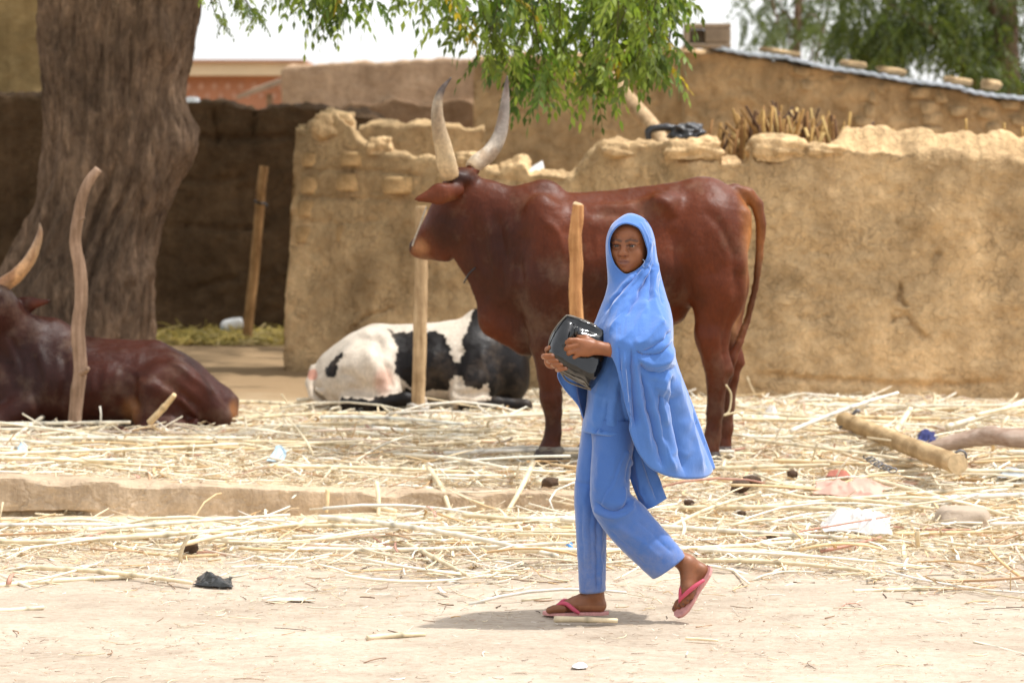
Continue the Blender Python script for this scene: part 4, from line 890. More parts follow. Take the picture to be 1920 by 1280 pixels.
def mat_skin():
    m, nt, bs = mat_new('dark_skin'); a = N(nt, 'ShaderNodeVertexColor'); a.layer_name = 'Col'
    c = mulc(nt, a.outputs[0], ramp(nt, noise(nt, 22, 5, .6), [(.3, (.84, .82, .80)), (.7, (1.14, 1.14, 1.14))]))
    nt.links.new(c, bs.inputs['Base Color']); bs.inputs['Roughness'].default_value = 0.46; bs.inputs['Specular IOR Level'].default_value = 0.42
    bs.inputs['Subsurface Weight'].default_value = 0.08; bs.inputs['Subsurface Radius'].default_value = (0.012, 0.005, 0.003); bs.inputs['Subsurface Scale'].default_value = 0.5
    bump(nt, bs, (noise(nt, 260, 3, .6), 0.12, 0.0015)); return m
M['skin'] = mat_skin()

# ---- body: one continuous surface
HC = np.array([1180.0, 0.0, -461.0]); PHI = math.radians(17); CS, SN = math.cos(PHI), math.sin(PHI)
HR = np.array([[CS, -SN, 0], [SN, CS, 0], [0, 0, 1.0]])        # rows: head's own x, y, z axes
def hp(x, y, z): return tuple(HC + x * HR[0] + y * HR[1] + z * HR[2])
s = SDF((1000, -150, -1160), (1345, 110, -400), 1.7)
E = lambda x, y, z, r, k=6, sub=False: s.ell(hp(x, y, z), r, k, R=HR, sub=sub)
E(0, 10, 12, (37, 44, 40)); E(0, -10, -12, (31.5, 30, 38), 12); E(0, -20, 21, (30, 21, 23), 12)
E(0, -17, -33, (22, 19, 17), 10); E(0, -30, -42.5, (10, 8, 7.5), 8)
for sx in (-1, 1):
    E(17 * sx, -26.5, -13, (13, 11, 13), 9); E(24 * sx, -8, -22, (8, 18, 16), 8); E(36 * sx, 6, -4, (5, 9, 14), 4)
    E(14 * sx, -43.5, 1.5, (9.5, 6.5, 5.6), 5, True)
    s.chain([hp(5 * sx, -38, 8.5), hp(14 * sx, -39.5, 10.5), hp(24 * sx, -31, 8.5)], [4.5, 4.5, 4], 5)
    s.chain([hp(6.5 * sx, -37, 2.6), hp(14 * sx, -39.8, 5.5), hp(22 * sx, -35, 2.6)], [2.4, 2.8, 2.3], 2.5)
    s.chain([hp(7 * sx, -37, -1.4), hp(14 * sx, -39.3, -3.8), hp(21.5 * sx, -35, -1.2)], [2.0, 2.3, 2.0], 2.5)
    E(6.2 * sx, -43, -14.5, (4.6, 4.6, 4), 3.5)
s.cone(hp(0, -37, 6), hp(0, -46, -10), 4.4, 5.4, 7); E(0, -47.5, -13, (6.4, 5.6, 5.2), 4)
E(0, -34, -28, (16, 8.5, 11), 8)
s.chain([hp(-11.5, -38, -28), hp(-5, -42, -25.6), hp(0, -42.6, -26.2), hp(5, -42, -25.6), hp(11.5, -38, -28)], [2.2, 3.2, 3.0, 3.2, 2.2], 3)
s.chain([hp(-10.5, -38, -30.8), hp(0, -42, -32.6), hp(10.5, -38, -30.8)], [2.2, 3.6, 2.2], 3)
s.chain([hp(-10, -44.5, -29.0), hp(0, -47.5, -29.2), hp(10, -44.5, -29.0)], [0.1, 0.1, 0.1], 1)   # (seed of the mouth line, carved next)
for a_, b_ in (((-12, -41.5, -29.3), (0, -46.2, -29.0)), ((0, -46.2, -29.0), (12, -41.5, -29.3))): s.cone(hp(*a_), hp(*b_), 1.3, 1.3, 1.6, sub=True)
s.cone(hp(0, 12, -35), q3(1188, 560, 22), 22, 24, 12)
# trunk and limbs under the clothes
s.cone(q3(1188, 580, 12), q3(1168, 700, 6), 44, 36, 20, .9); s.cone(q3(1168, 700, 6), q3(1152, 800, 2), 36, 42, 20)
s.cone(q3(1160, 562, 40), q3(1216, 572, -28), 22, 24, 20)
s.chain([q3(1216, 575, -30), q3(1234, 655, -104), q3(1160, 652, -112), q3(1118, 645, -114)], [22, 15, 14.2, 11.6], 8)
s.chain([q3(1158, 570, 44), q3(1115, 655, 20), q3(1060, 676, -48)], [20, 15, 11], 8)
# near hand: back of the hand towards us, fingers closing over the bag
s.cone(q3(1116, 645, -114), q3(1096, 645, -116), 11.5, 12, 8, .75); s.cone(q3(1098, 640, -116), q3(1078, 634, -118), 11.5, 8.5, 8, .7); s.cone(q3(1098, 650, -116), q3(1082, 653, -118), 11, 8, 8, .7)
for a_, b_, c_, r1, r2 in (((1078, 631, -119), (1066, 631, -121), (1057, 637.5, -112), 6.0, 4.6), ((1077, 640, -120), (1063, 643, -122), (1055.5, 650, -112), 6.2, 4.7), ((1079, 649, -119), (1066, 653, -121), (1059.5, 659, -112), 5.8, 4.5), ((1083, 657, -116), (1074, 662, -117), (1068, 667, -109), 5.0, 4.0)):
    s.chain([q3(*a_), q3(*b_), q3(*c_)], [r1 - .5, r1 - 1.0, r2 - .4], 1.2)
s.chain([q3(1108, 635, -110), q3(1096, 628, -108), q3(1082, 626, -106)], [7, 6, 4.6], 4)
# far hand: palm behind the bag, finger ends round its edge
s.cone(q3(1058, 676, -50), q3(1034, 672, -64), 11, 15, 8, .7)
for i in range(4):
    x, y = 1024 + 8.5 * i, 659.5 + 7.8 * i
    s.chain([q3(x + 6, y + 4, -66), q3(x - 5, y + 3, -88), q3(x - 2, y + 1, -106), q3(x + 12 - i, y - .5, -112)], [5.6, 5.5, 5.2, 4.3], 1.2)
s.chain([q3(1034, 660, -64), q3(1026, 650, -82), q3(1030, 646, -96)], [6, 5.6, 5], 3)
# legs, feet
s.chain([q3(1150, 800, 22), q3(1118, 950, 22), q3(1113, 1060, 24), q3(1116, 1118, 24)], [38, 24, 19, 15.5], 10)
s.chain([q3(1152, 805, -20), q3(1140, 942, -30), q3(1220, 1010, -28), q3(1284, 1052, -30)], [38, 25, 20, 15], 10)
s.cone(q3(1116, 1114, 24), q3(1124, 1137, 24), 16, 12.5, 8); s.cone(q3(1108, 1122, 23), q3(1078, 1134, 21), 15.5, 12.5, 8, .9); s.cone(q3(1124, 1138, 24), q3(1062, 1141, 20), 12, 9.5, 8, 1.2); s.cone(q3(1078, 1135, 22), q3(1050, 1141, 20), 12, 9, 7, 1.5)
for i, (L_, r_2) in enumerate(((1030, 7.2), (1032, 5.4), (1036, 5.0), (1041, 4.7), (1047, 4.5))):
    dd = 6 + 9.5 * i if i else 3
    s.chain([q3(1056, 1141, dd + 2), q3(L_ + 9, 1141.5, dd), q3(L_, 1144, dd)], [8, r_2, r_2 - .6], 2.5)
s.cone(q3(1286, 1050, -30), q3(1311, 1064, -30), 15.5, 12.5, 8); s.cone(q3(1287, 1054, -34), q3(1287, 1094, -44), 16, 13, 8); s.cone(q3(1312, 1066, -30), q3(1289, 1106, -36), 12.5, 12, 9); s.cone(q3(1287, 1094, -44), q3(1279, 1117, -42), 12.5, 9.5, 7, 1.3)
for a_, b_, r1 in (((1278, 1118, -30), (1264, 1137, -26), 6.4), ((1282, 1118, -39), (1271, 1131.5, -38), 5.2), ((1287, 1114, -46), (1278, 1126, -47), 5.0), ((1292, 1108, -51), (1285.5, 1119, -53), 4.8), ((1297, 1100, -53), (1293, 1110, -57), 4.7)):
    m_ = tuple((np.array(a_) + np.array(b_)) / 2 + np.array([-1.5, -1.5, -2])); s.chain([q3(*a_), q3(*m_), q3(*b_)], [r1 + .6, r1, r1 - .4], 2.5)
v, q = s.mesh(); v = relax(v, q, 1, .4)
loc = (v - HC) @ HR.T
SK = np.array((0.25, 0.092, 0.036)); c = np.tile(SK, (len(v), 1))
def paint(mask_d, col, k): 
    global c
    kk = (k * np.clip(mask_d, 0, 1))[:, None]; c = c * (1 - kk) + np.array(col) * kk
head = v[:, 2] > -525
eld = lambda x, y, z, rx, ry, rz: np.sqrt(((loc[:, 0] - x) / rx) ** 2 + ((loc[:, 1] - y) / ry) ** 2 + ((loc[:, 2] - z) / rz) ** 2)
paint(head * sstep(1.1, .7, eld(0, -42, -29, 13, 12, 5.4)), (0.15, 0.06, 0.045), .8)
for sx in (-1, 1):
    ln = np.column_stack([loc[:, 0], loc[:, 2]]); dd, _ = seg_dist(ln, [(5 * sx, 9.5), (14 * sx, 12.6), (24 * sx, 9.5)]); paint(head * (loc[:, 1] < -20) * sstep(3.4, 1.2, dd), (0.03, 0.014, 0.009), .7)
    dd, _ = seg_dist(ln, [(6.5 * sx, 1.6), (14 * sx, 3.9), (22 * sx, 1.8)]); paint(head * (loc[:, 1] < -20) * sstep(2.2, .8, dd), (0.02, 0.01, 0.008), .85)
    paint(head * sstep(1.2, .5, eld(14 * sx, -38, -1, 13, 12, 10)), (0.12, 0.042, 0.018), .5)
    paint(head * sstep(1.0, .6, eld(4.2 * sx, -46, -17.5, 2.6, 5, 2)), (0.03, 0.012, 0.008), .9)
hand = (v[:, 0] < 1112) & (v[:, 2] > -700) & (v[:, 2] < -620); foot = v[:, 2] < -1040
paint(foot * sstep(0.0, .5, 0.5 + .5 * fbm(v / 9, 3, 9)), (0.19, 0.072, 0.032), .6)
paint((v[:, 2] < -1136) & (v[:, 0] > 1085) & (v[:, 0] < 1150), (0.34, 0.15, 0.07), .5)
for (x, y, d_, r_2) in ((1016, 656, -112, 3.4), (1262, 1135, -31, 3.4), (1271, 1129, -43, 3), (1278.5, 1124, -52, 3), (1286, 1116, -57, 2.8), (1031, 1139, 1, 3.2)):
    paint(sstep(r_2 * 1.2, r_2 * .6, np.linalg.norm(v - np.array([x, d_, -y]), axis=1)), (0.30, 0.17, 0.13) if y < 1000 else (0.10, 0.05, 0.04), .8)
for i in range(4): paint(sstep(4.5, 2.5, np.linalg.norm(v - np.array(q3(1024 + 8.5 * i + 11, 659.5 + 7.8 * i - 2.5, -116)), axis=1)), (0.36, 0.2, 0.15), .75)
body = build('body', fg.w(v), [q], M['skin'], girl, True, c)
# eyes
M['eye_white'] = mat('eye_white', (0.55, 0.49, 0.43), .25, .05, 5, None, 0, spec=.5)
for sx in (-1, 1):
    cpos = np.array(hp(14.2 * sx, -31.5, 0.7)); a1 = np.linspace(0, np.pi, 16); a2 = np.linspace(0, 2 * np.pi, 24, endpoint=False)
    A1, A2 = np.meshgrid(a1, a2, indexing='ij'); sp = np.column_stack([(np.sin(A1) * np.cos(A2)).ravel(), (-np.cos(A1)).ravel(), (np.sin(A1) * np.sin(A2)).ravel()]) * 8.2
    e = build('eye', fg.w(cpos + sp @ HR), [grid_faces(16, 24, True)], M['eye_white'], girl)
    gz_ = np.array([-0.10, -1, 0.0]); gz_ /= np.linalg.norm(gz_); ip = sp[sp @ gz_ > 8.2 * 0.87]
    a1 = np.linspace(0, .52, 6); A1, A2 = np.meshgrid(a1, a2, indexing='ij'); sp2 = np.column_stack([(np.sin(A1) * np.cos(A2)).ravel(), (-np.cos(A1)).ravel(), (np.sin(A1) * np.sin(A2)).ravel()]) * 8.5
    build('iris', fg.w(cpos + sp2 @ HR), [grid_faces(6, 24, True)], M['eye_dark'], e)

# ---- cloth tools
def patch(ctrl, nr, nc, closed_c):
    g_ = np.array(ctrl, float)                                            # rows x cols x 3
    a_ = np.stack([cr(g_[:, j], nr) for j in range(g_.shape[1])], 1)      # resample rows
    return np.stack([cr(a_[i], nc, closed_c) for i in range(nr)], 0)
SCL = 1.1
def fold_field(v, folds, front=None):
    ij = np.column_stack([v[:, 0], -v[:, 2]]); d = np.zeros(len(v))
    wob = np.column_stack([2.5 * vnoise(v / 18, 3), 2.5 * vnoise(v / 18, 4)])
    for poly, w, amp in folds:
        p_ = cr(np.array(poly, float), 16) if len(poly) > 2 else np.array(poly, float)
        dd, par = seg_dist(ij + wob, p_, True); ww_ = np.where(dd * amp > 0, 1.35 * w, 0.62 * w); d += SCL * amp * np.exp(-(np.abs(dd) / ww_) ** 1.2) * sstep(-0.02, 0.14, par) * sstep(1.02, 0.86, par)
    return d if front is None else d * front

# ---- hijab: an annulus from the rim round the face to the cape's hem
MER = [  # rim -> hem, (px, py, dep)
 [(1177, 418, -47), (1183, 404, -24), (1192, 406, 10), (1212, 436, 46), (1216, 505, 58), (1224, 580, 72), (1236, 660, 82), (1262, 770, 92), (1296, 884, 92)],
 [(1197, 428, -46), (1205, 412, -24), (1220, 430, 6), (1229, 474, 22), (1238, 530, 28), (1252, 580, 22), (1262, 668, 30), (1299, 775, 52), (1337, 884, 56)],
 [(1210, 458, -36), (1218, 440, -26), (1227, 468, -10), (1232, 506, -8), (1245, 550, -22), (1256, 598, -50), (1260, 662, -62), (1288, 770, -30), (1322, 893, -4)],
 [(1211, 480, -33), (1219, 486, -30), (1222, 505, -28), (1226, 530, -36), (1234, 562, -64), (1243, 606, -112), (1247, 660, -126), (1256, 770, -88), (1276, 890, -56)],
 [(1204, 497, -34), (1209, 504, -36), (1211, 520, -38), (1210, 545, -52), (1211, 578, -86), (1212, 622, -132), (1212, 662, -136), (1220, 765, -108), (1232, 876, -86)],
 [(1192, 507, -36), (1196, 514, -40), (1195, 530, -45), (1191, 552, -60), (1187, 585, -90), (1184, 624, -130), (1184, 656, -140), (1188, 752, -118), (1203, 852, -100)],
 [(1181, 512, -38), (1182, 520, -43), (1178, 534, -50), (1172, 556, -66), (1166, 588, -92), (1163, 622, -124), (1163, 648, -136), (1166, 716, -126), (1177, 797, -116)],
 [(1174, 514, -38), (1173, 522, -43), (1168, 536, -50), (1161, 560, -66), (1153, 590, -88), (1150, 616, -110), (1150, 634, -128), (1151, 648, -134), (1151, 676, -132)],
 [(1164, 510, -38), (1160, 522, -38), (1155, 538, -42), (1147, 560, -54), (1138, 590, -72), (1132, 612, -84), (1129, 630, -90), (1127, 644, -92), (1126, 660, -92)],
 [(1150, 494, -36), (1145, 508, -28), (1145, 530, -22), (1138, 552, -24), (1127, 580, -32), (1117, 606, -40), (1104, 632, -50), (1080, 660, -58), (1046, 690, -58)],
 [(1142.5, 472, -34), (1139, 488, -18), (1141, 515, -2), (1141, 542, 12), (1130, 575, 14), (1116, 612, 8), (1096, 650, -6), (1082, 705, -14), (1096, 777, -10)],
 [(1141, 450, -35), (1138, 452, -10), (1142, 480, 16), (1145, 520, 38), (1140, 565, 56), (1132, 615, 66), (1126, 680, 66), (1130, 760, 66), (1150, 840, 70)],
 [(1148, 432, -42), (1147, 424, -16), (1150, 442, 22), (1158, 495, 48), (1162, 545, 66), (1160, 610, 84), (1164, 680, 90), (1176, 770, 92), (1196, 866, 92)],
 [(1161, 420, -47), (1164, 409, -22), (1170, 412, 16), (1185, 448, 52), (1190, 512, 64), (1192, 588, 80), (1202, 668, 90), (1220, 770, 96), (1248, 880, 96)],
]
ctrl = np.array([[q3(*p) for p in m] for m in MER]).transpose(1, 0, 2)
NR, NC = 260, 420
Hg = patch(ctrl, NR, NC, True); v = Hg.reshape(-1, 3); q = grid_faces(NR, NC, True); n = vnormals(v, q)
vis = n[:, 1] < 0
if (n[:, 1] * np.sign(v[:, 1])).mean() < 0: n = -n; q = q[:, ::-1]
FOLDS = [
 ([(1222, 470), (1205, 505), (1172, 545), (1140, 590)], 5, 5.5), ([(1226, 490), (1212, 520), (1184, 556), (1150, 600)], 4, -5), ([(1218, 500), (1192, 545), (1160, 588), (1138, 625)], 5, 5.5), ([(1214, 515), (1190, 555), (1168, 590)], 3.5, -5.5),
 ([(1200, 508), (1176, 532), (1152, 556), (1132, 585)], 3.5, -5), ([(1188, 516), (1164, 540), (1140, 568)], 3.5, 4.5), ([(1213, 500), (1202, 506), (1190, 512)], 3, -3),
 ([(1224, 455), (1222, 480), (1212, 500)], 4, -4.5), ([(1218, 452), (1214, 475), (1208, 490)], 3.5, 4), ([(1230, 490), (1226, 530), (1224, 560)], 5, 5), ([(1222, 505), (1217, 540), (1213, 565)], 4, -5), ([(1236, 520), (1235, 545), (1240, 570)], 5, -4),
 ([(1212, 556), (1200, 590), (1180, 618), (1150, 640)], 9, 4.5), ([(1224, 552), (1232, 585), (1238, 605)], 7, 3), ([(1240, 596), (1216, 622), (1186, 644)], 8, 6), ([(1250, 612), (1228, 634), (1198, 650)], 5, -6),
 ([(1258, 632), (1232, 652), (1204, 656), (1186, 650)], 4, -6), ([(1260, 650), (1236, 672), (1206, 672), (1190, 660)], 6, 6), ([(1262, 676), (1236, 690), (1208, 684), (1194, 670)], 5, -7), ([(1258, 694), (1236, 704), (1212, 696)], 6, 4),
 ([(1176, 644), (1178, 690), (1181, 740), (1186, 790)], 4.5, -9), ([(1166, 648), (1166, 700), (1171, 750), (1177, 792)], 4.5, 7), ([(1186, 656), (1190, 700), (1200, 760), (1216, 840)], 6, 7), ([(1194, 680), (1204, 740), (1222, 810), (1240, 870)], 7, -9),
 ([(1204, 700), (1222, 760), (1240, 820), (1262, 880)], 9, 8), ([(1254, 690), (1254, 740), (1262, 800), (1282, 888)], 8, -9), ([(1262, 690), (1272, 740), (1294, 810), (1318, 888)], 9, 8), ([(1240, 700), (1236, 740), (1246, 790)], 7, 6), ([(1230, 720), (1232, 780), (1250, 860)], 7, -6),
 ([(1300, 770), (1312, 820), (1326, 880)], 6, -5), ([(1258, 740), (1244, 720), (1222, 712)], 5, 4), ([(1256, 752), (1240, 738), (1226, 735)], 4, -4), ([(1290, 850), (1270, 840), (1250, 846)], 6, 2.5), ([(1205, 410), (1216, 430), (1222, 450)], 4, -2.5), ([(1198, 418), (1208, 436), (1213, 456)], 3, 2.0),
 ([(1160, 690), (1158, 660), (1155, 640)], 3, -3), ([(1092, 660), (1078, 690), (1080, 720), (1094, 768)], 6, 4), ([(1068, 680), (1072, 710), (1092, 762)], 4, -5),
]
d = fold_field(v, FOLDS, vis.astype(float))
tt = np.repeat(np.linspace(0, 1, NR), NC); th_ = np.tile(np.arange(NC) / NC, NR)
d += 1.0 * fbm(np.column_stack([th_ * 26, tt * 4, tt * 0]), 3, 71) * sstep(.25, .6, tt) + 0.35 * fbm(v / 11, 4, 72) * sstep(.05, .3, tt)
back_ = (~vis).astype(float); d += back_ * 6 * np.sin(th_ * 2 * np.pi * 17) * sstep(.5, 1, tt)
v2 = v + n * d[:, None]
hij = build('hijab', fg.w(v2), [q], M['blue'], girl); solidify(hij, 0.004, 1)
rim = v2[:NC] + np.array([0, -1.0, 0]); vv, ff = tube(np.vstack([rim, rim[:1]]), 1.8, 8, None, False); build('hijab_edge', fg.w(vv), ff, M['blue'], girl)
hem = v2[-NC:]
vv, ff = tube(np.vstack([hem, hem[:1]]), 1.5, 6, None, False); build('hijab_hem', fg.w(vv), ff, M['blue'], girl)
for k, pts in enumerate([[(1206, 499, -44), (1203, 496, -47), (1207, 489, -46), (1203, 485, -44)], [(1168, 682, -143), (1171, 710, -140), (1173, 738, -136), (1172, 742, -137)]]):
    vv, ff = tube([q3(*p) for p in pts], .32, 5, 14); build('loose_thread', fg.w(vv), ff, M['thread'], girl)

# ---- tunic and trousers
def cloth_tube(rings, nr, nc, folds, seed, name, mat_, extra=0.8, parent=girl, thick=.003, sq=0.92):
    R_ = np.array([[*r[0], *r[1], r[2], r[3]] for r in rings], float); R_ = cr(R_, nr)
    a_ = np.linspace(0, 2 * np.pi, nc, endpoint=False); ca = np.sign(np.cos(a_)) * np.abs(np.cos(a_)) ** sq; sa = np.sign(np.sin(a_)) * np.abs(np.sin(a_)) ** sq; V_ = []
    for lx, ly, rx, ry, dc, hd in R_:
        V_.append(np.column_stack([(lx + rx) / 2 + (rx - lx) / 2 * ca, dc + hd * sa, -((ly + ry) / 2 + (ry - ly) / 2 * ca)]))
    v_ = np.concatenate(V_); q_ = grid_faces(nr, nc, True); n_ = vnormals(v_, q_)
    if (n_[:, 1] * np.tile(sa, nr)).mean() < 0: n_ = -n_; q_ = q_[:, ::-1]
    fr_ = (np.tile(sa, nr) < 0.25).astype(float); d_ = fold_field(v_, folds, fr_) + extra * fbm(v_ / 13, 4, seed)
    v_ = v_ + n_ * d_[:, None]; o_ = build(name, fg.w(v_), [q_], mat_, parent); solidify(o_, thick, 1)
    for hm_ in (v_[-nc:], v_[-4 * nc:-3 * nc]):
        vv_, ff_ = tube(np.vstack([hm_, hm_[:1]]), 1.1 if hm_ is not None and np.allclose(hm_, v_[-nc:]) else .55, 6, None, False); build('hem', fg.w(vv_), ff_, mat_, o_)
    return v_, nc
tv, tnc = cloth_tube([((1134, 590), (1225, 590), -8, 48), ((1124, 625), (1222, 625), -12, 58), ((1114, 670), (1216, 670), -14, 64), ((1106, 720), (1206, 725), -12, 62), ((1100, 765), (1196, 772), -8, 58), ((1093, 806), (1184, 814), -6, 56)], 90, 150,
    [([(1150, 660), (1135, 710), (1122, 770)], 8, -4), ([(1128, 690), (1120, 740), (1112, 800)], 7, 4), ([(1160, 690), (1150, 740), (1146, 800)], 7, 4), ([(1140, 740), (1132, 780), (1128, 806)], 5, -4), ([(1118, 800), (1135, 806), (1160, 803)], 4, 4.5), ([(1112, 806), (1124, 800), (1130, 806)], 3, -5), ([(1104, 720), (1115, 735), (1140, 740)], 6, 2), ([(1175, 800), (1165, 760), (1160, 720)], 5, -4)], 81, 'tunic', M['blue'])
fl = patch(np.array([[q3(1168, 798, 8), q3(1192, 800, -10), q3(1222, 800, 14)], [q3(1172, 845, 6), q3(1198, 850, -12), q3(1226, 850, 14)], [q3(1180, 890, 4), q3(1206, 896, -10), q3(1234, 892, 16)], [q3(1192, 925, 2), q3(1216, 925, -8), q3(1243, 916, 18)], [q3(1207, 957, 2), q3(1228, 948, -2), q3(1251, 936, 20)]]), 50, 40, False)
v = fl.reshape(-1, 3); q = grid_faces(50, 40); n = vnormals(v, q); n *= np.sign(-n[:, 1:2]); v = v + n * (fold_field(v, [([(1200, 830), (1212, 880), (1232, 940)], 5, -5), ([(1190, 840), (1196, 890), (1210, 945)], 4, 4), ([(1218, 850), (1228, 890), (1244, 930)], 4, 4)]) + .8 * fbm(v / 10, 3, 85))[:, None]
o = build('tunic_back_flap', fg.w(v), [q], M['blue'], girl); solidify(o, .003, 0)
cloth_tube([((1096, 780), (1170, 785), 22, 46), ((1090, 830), (1156, 835), 22, 42), ((1083, 880), (1146, 885), 22, 38), ((1079, 932), (1138, 935), 22, 34), ((1082, 990), (1137, 990), 22, 31), ((1085, 1050), (1136, 1050), 23, 29), ((1088, 1113), (1135, 1109), 24, 27)], 110, 110,
    [([(1120, 930), (1118, 1000), (1119, 1060), (1118, 1112)], 5, -5), ([(1127, 960), (1126, 1040), (1126, 1110)], 4, 3.5), ([(1100, 900), (1098, 980), (1100, 1060)], 8, 3), ([(1080, 903), (1100, 905), (1130, 904)], 2, -2.5), ([(1108, 940), (1106, 1000), (1110, 1090)], 5, -2.5), ([(1094, 940), (1092, 1000), (1096, 1080)], 4, -2)], 83, 'trouser_leg', M['blue_dark'])
cloth_tube([((1106, 780), (1190, 785), -14, 50), ((1111, 830), (1186, 832), -20, 46), ((1109, 880), (1181, 880), -26, 43), ((1107, 922), (1178, 915), -30, 41), ((1112, 953), (1186, 928), -31, 40), ((1128, 982), (1204, 944), -30, 38), ((1158, 1018), (1228, 972), -29, 36), ((1192, 1051), (1256, 1004), -29, 34), ((1223, 1079), (1282, 1036), -29, 32)], 130, 110,
    [([(1172, 838), (1158, 875), (1140, 915), (1124, 944)], 2.5, 2.6), ([(1168, 840), (1153, 875), (1135, 914), (1120, 940)], 3, -1.8), ([(1172, 838), (1178, 856), (1182, 872)], 3, 4), ([(1178, 838), (1176, 870), (1172, 900)], 4, -4), ([(1112, 935), (1135, 948), (1160, 948), (1176, 930)], 4, -7), ([(1112, 946), (1135, 958), (1165, 958), (1190, 940)], 5, 5),
     ([(1168, 905), (1168, 925), (1160, 945)], 4, 4), ([(1190, 930), (1176, 946), (1160, 950)], 3.5, 3), ([(1150, 975), (1190, 1000), (1240, 1040)], 9, 3), ([(1140, 985), (1180, 1020), (1215, 1060)], 6, -2.5), ([(1190, 965), (1225, 1000), (1262, 1032)], 6, -2.5), ([(1125, 840), (1122, 880), (1118, 915)], 6, 3), ([(1150, 850), (1145, 890)], 6, 2)], 84, 'trouser_leg', M['blue_dark'])

# ---- flip-flops
M['pink'] = mat('worn_pink_foam', (0.55, 0.27, 0.25), .8, .25, 40, None, .3, 80); M['magenta'] = mat('pink_strap', (0.52, 0.08, 0.13), .5, .1, 20, None, .1)
def flipflop(heel, toe, nrm_, half, up, straps, bend=0.0):
    heel, toe, nz = np.array(heel, float), np.array(toe, float), np.array(nrm_, float); ax = toe - heel; L = np.linalg.norm(ax); ax /= L
    nz -= ax * (nz @ ax); nz /= np.linalg.norm(nz); sd_ = np.cross(ax, nz); t_ = np.linspace(0, 1, 26)
    wid = half * np.interp(t_, [0, .05, .12, .25, .45, .65, .8, .9, .96, 1], [.3, .6, .78, .84, .80, 1.0, 1.05, .88, .6, .25]); V_ = []
    for t, w in zip(t_, wid):
        c_ = heel + ax * t * L - nz * bend * (t - .5) ** 2 * 4
        V_.append([c_ - sd_ * w, c_ - sd_ * w + nz * up * .75, c_ - sd_ * w * .93 + nz * up, c_ + sd_ * w * .93 + nz * up, c_ + sd_ * w + nz * up * .75, c_ + sd_ * w])
    V_ = np.array(V_).reshape(-1, 3); f4 = grid_faces(26, 6, True)
    ends = [np.array([[0, 1, 2, 5], [2, 3, 4, 5]]), np.array([[0, 5, 2, 1], [2, 5, 4, 3]]) + 25 * 6]
    fl_ = new_obj('flip_flop', None, girl, tuple(fg.w([tuple(heel)])[0] - np.array(girl.location)))
    fl_.name = 'flip_flop'
    so = build('sole', fg.w(V_), [f4] + ends, M['pink'], fl_, False); bv_ = so.modifiers.new('b', 'BEVEL'); bv_.width = .002; bv_.segments = 2
    for pts, r_2 in straps:
        vv_, ff_ = tube([q3(*p) for p in pts], r_2, 8, 20); build('strap', fg.w(vv_), ff_, M['magenta'], fl_)
flipflop(q3(1142, 1154.5, 22), q3(1018, 1154.5, 22), (0, 0, 1), 22, 5.5, [([(1040, 1147, 12), (1046, 1135, 8), (1060, 1131, 2), (1076, 1142, -2), (1086, 1149, 0)], [2.4, 3, 4, 4, 3]), ([(1046, 1135, 8), (1060, 1129, 26), (1080, 1140, 46), (1090, 1149, 44)], [3, 4, 4, 3])])
flipflop(q3(1331, 1059, -28), q3(1268, 1151, -38), (-.72, -.42, .48), 22, 6, [([(1273, 1126, -36), (1272, 1116, -52), (1282, 1104, -60), (1298, 1090, -62), (1316, 1079, -54)], [2.4, 3, 4, 4.2, 3.4]), ([(1272, 1116, -52), (1274, 1098, -48), (1284, 1080, -30), (1306, 1074, -12)], [3, 4, 4, 3])])

# ================================================================== the bag
bag = root('handbag', fg.w([q3(1085, 720, -88)])[0], 'shiny black vinyl bag held in both hands of the girl', 'bag')
def mat_vinyl():
    m, nt, bs = mat_new('black_vinyl'); bs.inputs['Base Color'].default_value = (0.006, 0.0065, 0.007, 1); bs.inputs['Roughness'].default_value = .07; bs.inputs['Specular IOR Level'].default_value = .55
    bs.inputs['Coat Weight'].default_value = .12; bs.inputs['Coat Roughness'].default_value = .05
    bump(nt, bs, (noise(nt, 34, 4, .5), .12, .01), (noise(nt, 11, 2, .5), .22, .05)); return m
M['vinyl'] = mat_vinyl()
outl = cr([(1061, 586), (1090, 594), (1116, 606), (1136, 622), (1140, 645), (1134, 672), (1126, 696), (1106, 723), (1090, 714), (1066, 702), (1048, 690), (1036, 676), (1026, 660), (1026, 645), (1032, 625), (1044, 604)], 200, True); cc = np.array([1086, 655.0])
ro = np.concatenate([np.linspace(0, .8, 26), np.linspace(.83, 1, 14)]); V = []
def bagdep(p, r_, side):
    base = 18 * (1 - r_ ** 4) ** .6
    up_ = np.array([p[:, 0], p[:, 1]]).T; h = (p[:, 1] - (655 + (p[:, 0] - 1026) * 0.5))            # distance below the long crease
    dd_, _ = seg_dist(p, [(1026, 656), (1060, 674), (1120, 704)])
    roof = np.where(h < 0, np.clip(1 + h / 78, 0, 1) ** .85, np.clip(1 - h / 34, 0, 1) ** .9)
    lump = 14 * np.exp(-(((p[:, 0] - 1056) / 20) ** 2 + ((p[:, 1] - 625) / 22) ** 2)) - 9 * np.exp(-(seg_dist(p, [(1078, 600), (1070, 640)])[0] / 6) ** 2) + 8 * np.exp(-(seg_dist(p, [(1088, 622), (1125, 628)])[0] / 7) ** 2) - 3 * np.exp(-(seg_dist(p, [(1088, 610), (1125, 616)])[0] / 5) ** 2)
    return base + 46 * roof * (1 - r_ ** 8) + (lump - 2.5 * np.exp(-(dd_ / 3) ** 2)) * (1 - r_ ** 4) if side < 0 else base * .8
for side in (-1, 1):
    for r_ in (ro if side < 0 else ro[::-1][1:]):
        p_ = cc + r_ * (outl - cc); V.append(np.column_stack([p_[:, 0], -84 + side * bagdep(p_, np.full(200, r_), side) * .62 , -p_[:, 1]]))
